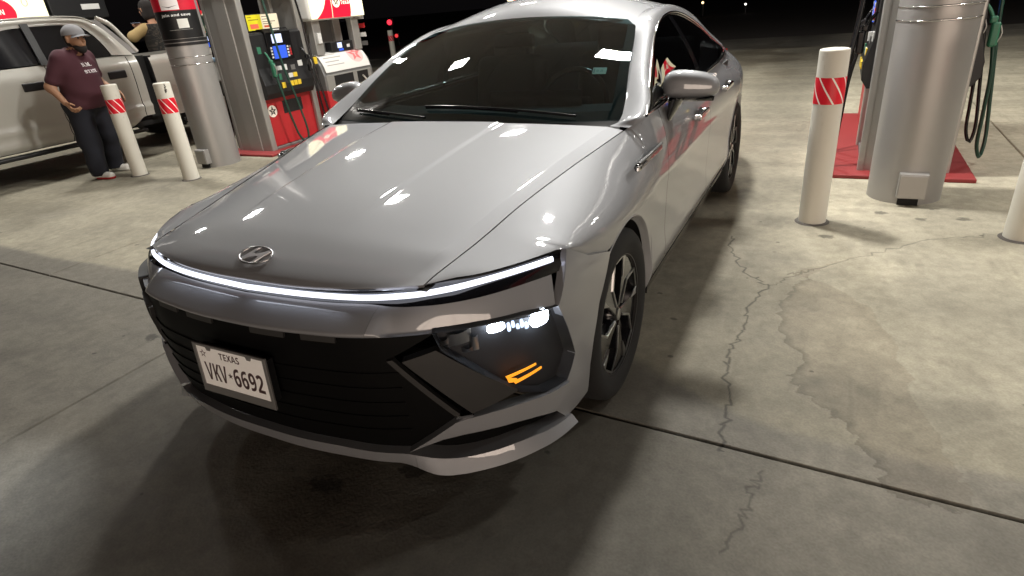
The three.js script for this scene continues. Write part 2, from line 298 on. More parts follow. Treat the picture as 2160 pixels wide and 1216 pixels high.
// front plan curve, by arc length s
const PLAN = [[-0.15, -0.004], [0, 0], [0.15, -0.004], [0.29, -0.02], [0.43, -0.045], [0.55, -0.09], [0.65, -0.145], [0.75, -0.215], [0.82, -0.29], [0.87, -0.37], [0.90, -0.46], [0.92, -0.58], [0.93, -0.75], [0.932, -0.95], [0.932, -1.15]];
const planS = [], planX = [], planZ = [];
for (let i = 1, s = 0, l = null; i < PLAN.length - 2; i++) for (let k = 0; k < 20; k++) {
  const t = k / 20, [a, b, c, d] = [PLAN[i - 1], PLAN[i], PLAN[i + 1], PLAN[i + 2]], q = n => 0.5 * (2 * b[n] + (c[n] - a[n]) * t + (2 * a[n] - 5 * b[n] + 4 * c[n] - d[n]) * t * t + (3 * b[n] - a[n] - 3 * c[n] + d[n]) * t ** 3);
  const p = [q(0), q(1)]; if (l) s += Math.hypot(p[0] - l[0], p[1] - l[1]); l = p; planS.push(s); planX.push(p[0]); planZ.push(p[1]);
}
function plan(s) {
  s = clamp(s, 0, planS[planS.length - 1] - 1e-4); let i = 1; while (planS[i] < s) i++;
  const t = (s - planS[i - 1]) / (planS[i] - planS[i - 1]), dx = planX[i] - planX[i - 1], dz = planZ[i] - planZ[i - 1], L = Math.hypot(dx, dz);
  return [lerp(planX[i - 1], planX[i], t), lerp(planZ[i - 1], planZ[i], t), -dz / L, dx / L];
}
const inset = tab([[0.1, -0.06], [0.2, -0.03], [0.25, -0.02], [0.35, -0.005], [0.5, 0.005], [0.67, 0], [0.79, -0.03], [0.85, -0.05]]);
function F(s, y, off = 0) {
  const sg = s < 0 ? -1 : 1, [x, z, nx] = plan(Math.abs(s)), e = 0.02, [x1, z1] = plan(Math.abs(s) + e), [x0, z0] = plan(Math.max(0, Math.abs(s) - e)), L = Math.hypot(x1 - x0, z1 - z0) || 1, k = inset(y) + off;
  return [sg * (x + (Math.abs(s) < e ? 0 : -(z1 - z0) / L * k)), y, z + (x1 - x0) / L * k];
}
function poly(pts) {                                   // polyline by length, sharp corners kept
  const L = [0]; for (let i = 1; i < pts.length; i++) L.push(L[i - 1] + Math.hypot(...pts[i].map((v, n) => v - pts[i - 1][n])));
  return t => { t *= L[L.length - 1]; let i = 1; while (i < pts.length - 1 && L[i] < t) i++; const k = (t - L[i - 1]) / (L[i] - L[i - 1] || 1); return pts[i].map((v, n) => lerp(pts[i - 1][n], v, k)); };
}
function coons(bot, top, left, right) {                // any dimension; curves are functions of 0..1
  const c00 = bot(0), c10 = bot(1), c01 = top(0), c11 = top(1);
  return (u, v) => { const b = bot(u), t = top(u), l = left(v), r = right(v); return b.map((_, n) => (1 - v) * b[n] + v * t[n] + (1 - u) * l[n] + u * r[n] - ((1 - u) * (1 - v) * c00[n] + u * (1 - v) * c10[n] + (1 - u) * v * c01[n] + u * v * c11[n])); };
}
// a patch of the front, outline in (s, y), standing off by `off`, with edges turned in by `skirt`
function patch(bot, top, left, right, off = 0, skirt = 0.02, nu = 24, nv = 16) {
  const f = coons(poly(bot), poly(top), poly(left), poly(right)), face = grid((u, v) => F(...f(u, v), off), nu, nv);
  if (!skirt) return face;
  const ring = []; for (let i = 0; i < nu; i++) ring.push([i / nu, 0]); for (let j = 0; j < nv; j++) ring.push([1, j / nv]); for (let i = nu; i > 0; i--) ring.push([i / nu, 1]); for (let j = nv; j >= 0; j--) ring.push([0, j / nv]);
  const n = ring.length - 1, sk = grid((u, v) => F(...f(...ring[Math.round(u * n)]), off - v * skirt - 0.0), n, 1);
  return merge(face, sk);
}
// ---- hood
const shutX = tab([[-0.205, 0.599], [-0.45, 0.638], [-0.70, 0.672], [-1.0, 0.725], [-1.2, 0.770], [-1.4, 0.808]]);
const shutY = tab([[-0.205, 0.779], [-0.25, 0.789], [-0.45, 0.818], [-0.70, 0.860], [-1.0, 0.903], [-1.2, 0.933], [-1.4, 0.958]]);
const hoodY = tab([[-0.099, 0.772], [-0.112, 0.787], [-0.135, 0.802], [-0.18, 0.823], [-0.30, 0.866], [-0.5, 0.909], [-0.8, 0.953], [-1.05, 0.984], [-1.28, 1.006]]);
function hoodPoint(u, t) {                             // u -1..1 across, t 0..1 front to back
  const a = Math.abs(u), zc = lerp(-0.099, -1.28, t), ze = lerp(-0.205, -1.385, t), ex = shutX(ze), ey = shutY(ze), yc = hoodY(zc), ac = 0.925;
  const yk = ey + 0.017 * sst(0, 0.14, t), z = lerp(zc, ze, Math.pow(a, lerp(2.7, 2.2, t)));
  let y = a < ac ? yc - (yc - yk) * Math.pow(a / ac, lerp(2.6, 2.3, sst(0, 0.2, t))) : lerp(yk, ey, (a - ac) / (1 - ac));
  const cx = lerp(0.40, 0.37, t); y += 0.0045 * sst(0.15, 0.4, t) * (1 - sst(cx - 0.025, cx + 0.008, a));
  return [ex * a * Math.sign(u) * 0.997, y, z];
}
{
  const us = []; const S = [0, .06, .12, .18, .24, .29, .32, .345, .36, .372, .384, .396, .41, .43, .46, .52, .6, .68, .75, .81, .86, .90, .923, .927, .945, .965, .985, 1];
  for (let i = S.length - 1; i > 0; i--) us.push(-S[i]); us.push(...S);
  const n = us.length - 1, hood = grid((u, v) => hoodPoint(us[Math.round(u * n)], Math.pow(v, 1.6)), n, 70);
  const lipF = grid((u, v) => { const p = hoodPoint(us[Math.round(u * n)], 0); return [p[0], p[1] - 0.016 * v, p[2] - 0.012 * v * v]; }, n, 3);
  const lipS = s => grid((u, v) => { const p = hoodPoint(s, Math.pow(u, 1.6)); return [p[0] - s * 0.004 * v, p[1] - 0.02 * v, p[2]]; }, 50, 2);
  const lipR = grid((u, v) => { const p = hoodPoint(us[Math.round(u * n)], 1); return [p[0], p[1] - 0.025 * v, p[2] - 0.006 * v]; }, n, 2);
  part('hood', merge(hood, lipF, lipS(1), lipS(-1), lipR), M.paint, car);
  // rubber channel under the gaps
  both('gap_seal', grid((u, v) => { const z = lerp(-0.19, -1.40, u); return [shutX(z) - 0.018 + 0.036 * v, shutY(z) - 0.011, z]; }, 40, 1), M.dark);
}
// ---- body sides
const WX = tab([[-0.541, 0.876], [-0.65, 0.904], [-0.8, 0.924], [-1.0, 0.931], [-1.6, 0.929], [-2.6, 0.930], [-3.4, 0.931], [-3.9, 0.928], [-4.3, 0.888], [-4.65, 0.81], [-4.86, 0.70]]);
const EY = tab([[-0.541, 0.787], [-0.65, 0.752], [-0.8, 0.730], [-1.0, 0.715], [-1.5, 0.70], [-3.0, 0.71], [-3.9, 0.74], [-4.86, 0.80]]);
const edgeX = tab([[-0.205, 0.599], [-0.27, 0.661], [-0.309, 0.714], [-0.408, 0.795], [-0.541, 0.876]]);
const edgeY = tab([[-0.205, 0.779], [-0.309, 0.782], [-0.541, 0.787]]);
const topX = tab([[-1.40, 0.808], [-1.44, 0.846], [-1.5, 0.868], [-2.0, 0.872], [-2.6, 0.870], [-3.3, 0.855], [-3.8, 0.80], [-4.2, 0.745], [-4.6, 0.68], [-4.86, 0.60]]);
const topY = tab([[-1.40, 0.958], [-1.44, 0.985], [-1.5, 0.999], [-2.0, 0.995], [-2.6, 0.997], [-3.3, 1.002], [-3.8, 0.998], [-4.2, 0.985], [-4.6, 0.975], [-4.86, 0.965]]);
const lowerX = tab([[0.16, -0.075], [0.22, -0.05], [0.27, -0.028], [0.31, -0.014], [0.36, -0.006], [0.45, -0.012], [0.58, -0.008], [0.74, 0]]);
const AXF = -1.025, AXR = -3.86, ARCH = 0.385, HUB = 0.312;
const archY = (z, zc) => { const d = ARCH * ARCH - (z - zc) ** 2; return d > 0 ? HUB + 0.015 + Math.sqrt(d) : -1; };
function sideEnds(z) {
  const T = z > -1.4 ? [shutX(z) + 0.0035, shutY(z)] : [topX(z), topY(z)];
  const E = z > -0.541 ? [edgeX(z), edgeY(z)] : [WX(z), EY(z)];
  return [T, E];
}
function sidePoint(z, w, yLow) {                       // w 0 top .. 1 bottom
  const [T, E] = sideEnds(z), k = sst(-0.35, -0.72, z), low = z > -0.541 ? E[1] : Math.min(yLow, E[1] - 1e-4), H = T[1] - E[1];
  const c1 = [lerp(T[0] + 0.45 * (E[0] - T[0]), z < -1.42 ? T[0] + 0.030 : lerp(T[0], E[0], 0.50), k), T[1] - (z < -1.42 ? 0.25 : lerp(0.30, 0.16, k)) * H];
  const c2 = [lerp(lerp(T[0], E[0], 0.8), E[0] + 0.002, k), E[1] + lerp(0.28, 0.52, k) * H];
  const bez = t => [0, 1].map(n => (1 - t) ** 3 * T[n] + 3 * t * (1 - t) ** 2 * c1[n] + 3 * t * t * (1 - t) * c2[n] + t ** 3 * E[n]);
  // rows above the arch keep to the bezier; below E follow the lower profile
  const split = 0.62;
  if (low >= E[1] - 2e-4 || z > -0.541) { const p = bez(w); return [p[0], p[1], z]; }
  if (w < split) { const p = bez(w / split); return [p[0], p[1], z]; }
  const y = lerp(E[1], low, (w - split) / (1 - split)); return [E[0] + lowerX(Math.min(y, 0.74)), y, z];
}
function sidePanel(zs, yLow, nw = 34) {
  const n = zs.length - 1; return grid((u, w) => { const z = zs[Math.round(u * n)]; return sidePoint(z, w, yLow(z)); }, n, nw);
}
function archPanel(z0, z1, zc, yLow) {                 // columns bunched where the arch is steep
  const zs = new Set(); for (let i = 0; i <= 46; i++) zs.add(lerp(z0, z1, i / 46));
  for (let i = 0; i <= 36; i++) { const z = zc + ARCH * Math.cos(Math.PI * i / 36); if (z <= z0 && z >= z1) { zs.add(z); } }
  for (const e of [zc + ARCH, zc - ARCH]) if (e < z0 && e > z1) zs.add(e + 1e-4 * Math.sign(zc - e) * -1);
  const list = [...zs].sort((a, b) => b - a).filter((z, i, a) => !i || a[i - 1] - z > 2e-5);
  return sidePanel(list, yLow);
}
const SILL = 0.235;
const fenderLow = z => { const a = archY(z, AXF); if (z > AXF && z > -0.66) return lerp(0.787, 0.69, sst(-0.541, -0.72, z)); return Math.max(z > AXF ? lerp(0.787, 0.69, sst(-0.541, -0.72, z)) * (a < 0 ? 1 : 0) : SILL, a); };
const fender = archPanel(-0.209, -1.648, AXF, z => { const a = archY(z, AXF); if (z < AXF) return Math.max(SILL, a); return Math.max(lerp(0.785, 0.672, clamp((-0.541 - z) / 0.19, 0, 1)), a > 0 && z < -0.70 ? a : -1); });
both('fender', fender, M.paint);
const doorZ = (a, b, n = 26) => Array.from({ length: n + 1 }, (_, i) => lerp(a, b, i / n));
const doorF = both('front_door', sidePanel(doorZ(-1.653, -2.655), () => SILL), M.paint);
const doorR = both('rear_door', archPanel(-2.660, -3.62, AXR, z => Math.max(SILL, z < AXR + ARCH ? archY(z, AXR) : -1)), M.paint);
both('rear_quarter', archPanel(-3.625, -4.86, AXR, z => Math.max(z < AXR ? 0.30 : SILL, archY(z, AXR))), M.paint);
for (const z of [-1.6505, -2.6575, -3.6225]) both('gap_seal', grid((u, v) => { const zz = z + (u - 0.5) * 0.03, p = sidePoint(zz, v * 0.995, Math.max(SILL, archY(zz, AXR))); return [p[0] - 0.008, p[1], p[2]]; }, 2, 30), M.dark);
// dark inner liner so that nothing shows through
both('body_liner', grid((u, v) => { const z = lerp(-1.45, -4.7, u), p = sidePoint(z, v, Math.max(SILL, archY(z, AXR), archY(z, AXF))); return [p[0] - 0.03, p[1] - 0.01 * (1 - v), p[2]]; }, 90, 16), M.dark);
// sills, arches, wells
both('sill', merge(grid((u, v) => { const z = lerp(-1.39, -3.50, u), y = lerp(0.262, 0.165, v); return [WX(z) + lowerX(y) + 0.012 * Math.sin(Math.PI * v) + 0.002, y, z]; }, 40, 6), grid((u, v) => { const z = lerp(-1.39, -3.50, u); return [lerp(WX(z) + lowerX(0.165), 0.5, v), 0.165 + 0.01 * v, z]; }, 30, 2)), M.piano);
for (const [zc, n] of [[AXF, 'f'], [AXR, 'r']]) {
  const yEnd = 0.23, a0 = Math.asin((yEnd - HUB - 0.015) / ARCH), a1 = Math.PI - a0;
  both('arch_lip', grid((u, v) => { const a = lerp(n === 'f' ? Math.max(a0, -0.1) : a0, a1, u), z = zc + ARCH * Math.cos(a), y = HUB + 0.015 + ARCH * Math.sin(a), x = WX(Math.min(z, -0.60)) + lowerX(Math.min(y, 0.74)) * (y < EY(z) ? 1 : 0), rr = ARCH - 0.012 * v * 2, xx = x + 0.004 * Math.sin(Math.PI * Math.min(1, v * 2)) - 0.035 * Math.max(0, v - 0.25); return [xx, HUB + 0.015 + rr * Math.sin(a), zc + rr * Math.cos(a)]; }, 60, 6), M.paint);
  both('wheel_well', grid((u, v) => { const a = lerp(a0, a1, u), rr = ARCH - 0.004; return [lerp(0.905, 0.52, v), HUB + 0.015 + rr * Math.sin(a), zc + rr * Math.cos(a)]; }, 40, 3), M.dark);
  both('well_wall', grid((u, v) => { const a = lerp(a0, a1, u), rr = (ARCH - 0.004) * v; return [0.56, HUB + 0.015 + rr * Math.sin(a), zc + rr * Math.cos(a)]; }, 30, 2), M.dark);
}
part('underbody', merge(box(1.1, 0.06, 4.3, 0, 0.2, -2.4), box(1.68, 0.08, 2.0, 0, 0.21, -2.45), box(1.1, 0.3, 0.4, 0, 0.36, -0.48)), M.dark, car);
// ---- front: bar housing, light bar, painted nose, grille, lamps, lip
const barZ = tab([[0, -0.096], [0.187, -0.103], [0.301, -0.113], [0.405, -0.130], [0.468, -0.146], [0.528, -0.166], [0.585, -0.190], [0.657, -0.238], [0.701, -0.279], [0.764, -0.351], [0.817, -0.423], [0.865, -0.498]]);
const barY = tab([[0, 0.742], [0.3, 0.746], [0.468, 0.748], [0.585, 0.754], [0.701, 0.761], [0.79, 0.765], [0.865, 0.767]]);
const bandZ = tab([[0, -0.092], [0.29, -0.110], [0.44, -0.136], [0.504, -0.152], [0.567, -0.168], [0.658, -0.212], [0.756, -0.298], [0.864, -0.452], [0.882, -0.492]]);
const bandY = x => lerp(0.727, 0.719, sst(0.44, 0.52, x)) + 0.018 * x * x;
const topEdge = x => { x = Math.min(Math.abs(x), 0.874); const zT = tab([[0, -0.099], [0.236, -0.106], [0.419, -0.132], [0.547, -0.182], [0.599, -0.205], [0.661, -0.262], [0.714, -0.309], [0.795, -0.408], [0.876, -0.541]]); return [0.772 + 0.02 * x * x, zT(x)]; };
part('light_bar_housing', grid((u, v) => {
  const x = lerp(-1, 1, u), a = Math.abs(x), xt = a * 0.874, [yt, zt] = topEdge(xt), xb = a * 0.880, s = Math.sign(x);
  const p0 = [xt, yt - 0.004, zt - 0.006], p1 = [xb, bandY(xb) - 0.001, bandZ(xb) - 0.004], q = [lerp(p0[0], p1[0], v), lerp(p0[1], p1[1], v), lerp(p0[2], p1[2], v) - 0.016 * Math.sin(Math.PI * v)];
  return [s * q[0], q[1], q[2]];
}, 90, 8), M.piano, car);
{
  const pts = []; for (let i = -60; i <= 60; i++) { const x = i / 60 * 0.860, a = Math.abs(x); pts.push([x, barY(a), barZ(a) - 0.004]); }
  const g = grid((u, v) => { const i = u * 120, p = pts[Math.round(i)], q0 = pts[Math.max(0, Math.round(i) - 1)], q1 = pts[Math.min(120, Math.round(i) + 1)], dx = q1[0] - q0[0], dz = q1[2] - q0[2], L = Math.hypot(dx, dz), a = v * Math.PI * 2, ro = 0.006 * Math.cos(a), up = 0.0086 * Math.sign(Math.sin(a)) * Math.pow(Math.abs(Math.sin(a)), 0.6); return [p[0] - dz / L * ro, p[1] + up, p[2] + dx / L * ro]; }, 120, 12);
  part('light_bar', g, M.lightBar, car);
  for (const x of [-0.62, -0.22, 0.22, 0.62]) { const a = Math.abs(x), z = barZ(a); rectLight(x, 0.035 + barY(a), z + 0.02, 0.36, 0.012, col(0.8, 0.86, 1), 6, x * 1.25, 0.75, z + 1); }
}
const noseY = s => s < 0.80 ? 0.677 : lerp(0.677, 0.655, sst(0.80, 1.06, s));
{
  const band = (s0, s1) => grid((u, v) => { // from below the bar down and forward to the nose edge
    const s = lerp(s0, s1, u), a = Math.abs(s), sg = Math.sign(s) || 1, pn = F(a, noseY(a)).map((c, n) => c + -0.032 * sst(0.4855, 0.56, a) * (1 - 0.5 * sst(0.95, 1.06, a)) * [0.54, 0.47, 0.70][n]), xb = Math.min(pn[0], 0.882) * lerp(1.02, 0.985, sst(0, 0.9, a)), pb = [xb, bandY(xb), bandZ(xb)];
    if (v < 0.86) { const t = v / 0.86; return [sg * lerp(pb[0], pn[0], t), lerp(pb[1], pn[1], t) + 0.006 * Math.sin(Math.PI * t), lerp(pb[2], pn[2], t)]; }
    const t = (v - 0.86) / 0.14, q = F(a, noseY(a) - 0.016, -0.014); return [sg * lerp(pn[0], q[0], t), lerp(pn[1], q[1], Math.pow(t, 0.7)), lerp(pn[2], q[2], t * t)];
  }, 40, 22);
  part('nose_panel', band(-0.485, 0.485), M.paint, car);
  both('nose_corner', band(0.4855, 1.058), M.paint);
}
const lipTop = [[0, 0.276], [0.321, 0.272], [0.533, 0.259]];
part('grille', (() => { const f = coons(poly([[0, 0.276], [0.321, 0.272], [0.545, 0.262]]), poly([[0, 0.664], [0.4, 0.664], [0.68, 0.660]]), poly([[0, 0.276], [0, 0.664]]), poly([[0.545, 0.262], [0.69, 0.345], [0.715, 0.385], [0.54, 0.591], [0.68, 0.660]])); const g = grid((u, v) => F(...f(u, v), -0.018), 30, 26); return merge(g, mirrored(g)); })(), M.grilleBlack, car);
for (let i = 0; i < 5; i++) { const y = 0.335 + i * 0.052; const g = patch([[0, y - 0.004], [0.56 + 0.03 * (i < 3 ? i : 4 - i), y - 0.004]], [[0, y + 0.004], [0.56, y + 0.004]], [[0, y - 0.004], [0, y + 0.004]], [[0.56, y - 0.004], [0.56, y + 0.004]], -0.014, 0.008, 20, 1); part('grille_slat', merge(g, mirrored(g)), M.grilleBlack, car); }
for (const [a, b] of [[-0.39, -0.275], [-0.215, -0.085], [0.085, 0.215], [0.275, 0.39]]) part('grille_vane', patch([[a, 0.646], [b, 0.646]], [[a, 0.664], [b, 0.664]], [[a, 0.646], [a, 0.664]], [[b, 0.646], [b, 0.664]], -0.008, 0.008, 8, 2), M.trimGrey, car);
both('grille_edge', patch([[0.700, 0.378], [0.716, 0.384]], [[0.534, 0.592], [0.552, 0.594]], [[0.700, 0.378], [0.534, 0.592]], [[0.716, 0.384], [0.552, 0.594]], -0.004, 0.02, 4, 16), M.trimGrey);
both('lamp_trim', patch([[0.752, 0.384], [0.898, 0.428]], [[0.578, 0.590], [0.676, 0.616]], [[0.752, 0.384], [0.578, 0.590]], [[0.898, 0.428], [0.676, 0.616]], 0.001, 0.03, 12, 18), M.trimGrey);
both('trim_foot', patch([[0.700, 0.372], [0.760, 0.374]], [[0.705, 0.381], [0.750, 0.382]], [[0.700, 0.372], [0.705, 0.381]], [[0.760, 0.374], [0.750, 0.382]], 0.003, 0.02, 4, 2), M.chrome);
{
  const out = [[1.098, 0.366], [1.12, 0.40], [1.14, 0.444], [1.10, 0.558], [1.066, 0.646]];
  const lensB = [[0.902, 0.418], [0.995, 0.376], [1.098, 0.366]], lensT = [[0.672, 0.668], [0.80, 0.669], [0.95, 0.662], [1.066, 0.646]], lensL = [[0.902, 0.418], [0.690, 0.612], [0.672, 0.668]];
  const house = patch(lensB, lensT, lensL, out, -0.045, 0, 24, 16), rim = patch(lensB, lensT, lensL, out, -0.003, 0.045, 24, 16);
  const wall = grid((u, v) => { const n = 60, k = u * 4, e = [poly(lensB), poly(out), t => poly(lensT)(1 - t), t => poly(lensL)(1 - t)][Math.min(3, Math.floor(k))](k - Math.min(3, Math.floor(k))); return F(...e, -0.045 * v); }, 96, 2);
  for (const sd of [1, -1]) {
    const fx = g => sd > 0 ? g : mirrored(g), hl = part('headlight', fx(merge(house, wall)), M.matte, car);
    part('lens', fx(patch(lensB, lensT, lensL, out, 0, 0, 24, 16)), M.lens, hl);
    const blob = (s, y, rs, ry, off) => grid((u, v) => { const r = v, a = u * 2 * Math.PI, c = Math.cos(a), d = Math.sin(a), e = 0.7; return F(s + rs * r * Math.sign(c) * Math.abs(c) ** e, y + ry * r * Math.sign(d) * Math.abs(d) ** e, off + 0.012 * (1 - r * r)); }, 24, 6);
    part('low_beam', fx(blob(0.853, 0.645, 0.028, 0.014, -0.016)), M.headLamp, hl);
    part('outer_beam', fx(blob(0.998, 0.630, 0.036, 0.025, -0.014)), M.headLamp, hl);
    for (let i = 0; i < 6; i++) part('led_element', fx(blob(0.892 + i * 0.014, 0.636 + 0.008 * (i % 2) - 0.003 * i, 0.0055, 0.015 - 0.003 * (i % 3), -0.016)), M.headGlow, hl);
    for (const [s, y, w, h, k] of [[0.745, 0.628, 0.036, 0.020, 0.3], [0.785, 0.606, 0.014, 0.024, -0.3], [0.70, 0.622, 0.014, 0.010, 0.2], [0.765, 0.588, 0.018, 0.008, 0.2]])
      part('reflector', fx(grid((u, v) => F(s + (u - 0.5) * 2 * w, y + (v - 0.5) * 2 * h + k * (u - 0.5) * w, -0.034 + 0.012 * Math.sin(u * 3.1) * (v + 0.4)), 6, 4)), M.machined, hl);
    part('side_marker', fx(merge(...[[[0.868, 0.476], [0.968, 0.487], 0.0045], [[0.893, 0.450], [0.988, 0.466], 0.005], [[0.872, 0.466], [0.900, 0.456], 0.009]].map(([a, b, h]) => patch([[a[0], a[1] - h], [b[0], b[1] - h * 0.6]], [[a[0] - 0.004, a[1] + h], [b[0], b[1] + h * 0.6]], [[a[0], a[1] - h], [a[0] - 0.004, a[1] + h]], [[b[0], b[1] - h * 0.6], [b[0], b[1] + h * 0.6]], -0.010, 0.004, 8, 2)))), M.amber, hl);
    const [lx, ly, lz] = F(0.995, 0.622, 0.02);
    const sp = new THREE.SpotLight(col(0.85, 0.92, 1), 6, 0, 0.9, 0.8, 2); sp.position.set(sd * lx, ly + 0.035, lz); sp.target.position.set(sd * (lx + 0.8), 0.25, lz + 4); sp.castShadow = true; scene.add(sp, sp.target);
  }
}
// lower corner, air slot and lip
both('bumper_corner', patch([[1.117, 0.195], [1.2, 0.195], [1.275, 0.20]], [[1.066, 0.642], [1.14, 0.742], [1.168, 0.786], [1.28, 0.722], [1.445, 0.672]], [[1.117, 0.195], [1.036, 0.281], [1.097, 0.364], [1.121, 0.40], [1.141, 0.444], [1.102, 0.558], [1.066, 0.642]], [[1.275, 0.20], [1.256, 0.33], [1.273, 0.43], [1.318, 0.54], [1.445, 0.672]], 0.001, 0.03, 30, 40), M.paint);
both('lower_corner_panel', patch([[0.545, 0.262], [0.60, 0.287], [0.655, 0.306], [0.72, 0.316], [0.80, 0.320], [0.88, 0.317], [0.95, 0.306], [1.034, 0.281]], [[0.70, 0.366], [0.735, 0.375], [0.80, 0.383], [0.88, 0.384], [0.94, 0.380], [0.995, 0.373], [1.095, 0.363]], [[0.545, 0.262], [0.70, 0.366]], [[1.034, 0.281], [1.095, 0.363]], 0.012, 0.04, 34, 10), M.paint);
both('air_slot', patch([[0.50, 0.222], [1.125, 0.186]], [[0.50, 0.275], [0.62, 0.312], [0.70, 0.326], [0.78, 0.331], [0.86, 0.330], [0.95, 0.318], [1.05, 0.300]], [[0.50, 0.222], [0.50, 0.275]], [[1.125, 0.186], [1.05, 0.300]], -0.05, 0, 30, 8), M.grilleBlack);
{
  const lp = s => { const a = Math.abs(s), yt = poly([[0, 0.274], [0.321, 0.270], [0.533, 0.257], [0.57, 0.245], [0.61, 0.231], [0.65, 0.221], [0.69, 0.216], [0.74, 0.217], [0.80, 0.222], [0.88, 0.227], [0.946, 0.226], [1.13, 0.200]]), yb = poly([[0, 0.214], [0.376, 0.208], [0.50, 0.202], [0.56, 0.190], [0.61, 0.171], [0.66, 0.159], [0.71, 0.158], [0.80, 0.166], [0.951, 0.174], [1.14, 0.168]]); const find = (f, lo = 0, hi = 1) => { for (let i = 0; i < 30; i++) { const m = (lo + hi) / 2; f(m)[0] < a ? lo = m : hi = m; } return f(lo)[1]; }; return [find(yt), find(yb)]; };
  const strip = (s0, s1, n) => grid((u, v) => { const s = lerp(s0, s1, u), [yt, yb] = lp(s), K = lerp(-0.006, 0.030, sst(0.50, 0.64, Math.abs(s))); // top return, outer face leaning back, bottom return
    if (v < 0.2) return F(s, yt, lerp(-0.05, 0.010, v / 0.2)); if (v < 0.8) { const t = (v - 0.2) / 0.6; return F(s, lerp(yt, yb + 0.008, t), lerp(0.012, 0.012 + K, t)); } const t = (v - 0.8) / 0.2; return F(s, lerp(yb + 0.008, yb, t), lerp(0.012 + K, -0.06, t)); }, n, 20);
  part('front_lip', toCreasedNormals(strip(-0.56, 0.56, 60), 0.5), M.paint, car);
  both('lip_corner', toCreasedNormals(strip(0.5605, 1.135, 50), 0.5), M.paint);
  part('air_dam', grid((u, v) => { const s = lerp(-1.1, 1.1, u), [, yb] = lp(s); return F(s, yb - 0.012 * v, -0.045 - 0.02 * v); }, 60, 2), M.matte, car);
}
// ---- number plate
{
  const g = new THREE.Group(); g.name = 'license_plate'; g.position.set(0, 0.503, 0.028); g.rotation.x = -0.06; car.add(g);
  const t = canvasTex(1024, 512, (c, w, h) => {
    c.fillStyle = '#fdfdfb'; c.fillRect(0, 0, w, h); c.fillStyle = '#3a1a18'; c.textAlign = 'center';
    c.font = 'bold 112px sans-serif'; c.save(); c.translate(500, 132); c.scale(0.95, 1); c.fillText('TEXAS', 0, 0); c.restore();
    c.font = 'bold 300px sans-serif'; c.save(); c.translate(235, 418); c.scale(0.60, 1); c.fillText('VKV', 0, 0); c.restore();
    c.save(); c.translate(728, 418); c.scale(0.70, 1); c.fillText('6692', 0, 0); c.restore();
    const star = (x, y, r) => { c.beginPath(); for (let i = 0; i < 10; i++) { const a = -Math.PI / 2 + i * Math.PI / 5, q = i % 2 ? r * 0.4 : r; c.lineTo(x + q * Math.cos(a), y + q * Math.sin(a)); } c.fill(); };
    star(452, 310, 40); c.fillStyle = '#6a5a5a'; star(92, 100, 54); c.fillStyle = '#fdfdfb'; star(92, 100, 26);
  });
  const pm = new THREE.MeshStandardMaterial({ map: t, roughness: 0.35 });
  part('plate', new THREE.PlaneGeometry(0.30, 0.150).translate(0, 0.004, 0.0035), pm, g);
  part('frame', (() => { const s = new THREE.Shape(), w = 0.160, h0 = -0.090, h1 = 0.084; s.moveTo(-w, h0); s.lineTo(w, h0); s.lineTo(w, h1); s.lineTo(-w, h1); s.closePath(); const o = new THREE.Path(); o.moveTo(-0.149, -0.066); o.lineTo(-0.149, 0.077); o.lineTo(-0.100, 0.077); o.lineTo(-0.095, 0.066); o.lineTo(-0.083, 0.066); o.lineTo(-0.078, 0.077); o.lineTo(0.078, 0.077); o.lineTo(0.083, 0.066); o.lineTo(0.095, 0.066); o.lineTo(0.100, 0.077); o.lineTo(0.149, 0.077); o.lineTo(0.149, -0.066); o.closePath(); s.holes.push(o); return new THREE.ExtrudeGeometry(s, { depth: 0.006, bevelSize: 0.001, bevelThickness: 0.001, bevelSegments: 1 }); })(), M.steelDark, g);
  part('bracket', box(0.3, 0.14, 0.03, 0, 0, -0.016), M.black, g);
}
// ---- emblem on the hood: an oval ring with a slanted letter
{
  const p = hoodPoint(0, 0.057), q = hoodPoint(0, 0.10), n = V(0, -(q[2] - p[2]), q[1] - p[1]).normalize(), g = new THREE.Group(); g.name = 'emblem';
  g.position.set(p[0], p[1] + n.y * 0.002, p[2] + n.z * 0.002); g.rotation.x = Math.atan2(n.z, n.y) - Math.PI / 2; car.add(g);
  const A = 0.066, B = 0.036, ring = []; for (let i = 0; i < 64; i++) { const a = i / 64 * 2 * Math.PI; ring.push([A * Math.cos(a), B * Math.sin(a), 0.002]); }
  part('ring', tube(ring, 0.0036, 128, 10, true), M.emblem, g);
  const s = new THREE.Shape(); // slanted letter with bowed cross stroke, drawn upright then sheared
  const T = (x, y) => [x + 0.42 * y, y]; const mv = (f, x, y) => s[f](...T(x, y));
  mv('moveTo', -0.040, -0.028); mv('lineTo', -0.028, 0.031); mv('lineTo', -0.017, 0.033); s.quadraticCurveTo(...T(-0.024, 0.010), ...T(-0.014, 0.004)); s.quadraticCurveTo(...T(0.006, 0.000), ...T(0.031, 0.027)); mv('lineTo', 0.042, 0.024); mv('lineTo', 0.029, -0.031); mv('lineTo', 0.018, -0.033); s.quadraticCurveTo(...T(0.025, -0.010), ...T(0.015, -0.005)); s.quadraticCurveTo(...T(-0.006, -0.002), ...T(-0.030, -0.031)); s.closePath();
  part('letter', new THREE.ExtrudeGeometry(s, { depth: 0.003, bevelSize: 0.001, bevelThickness: 0.001, bevelSegments: 2, curveSegments: 10 }), M.emblem, g);
}

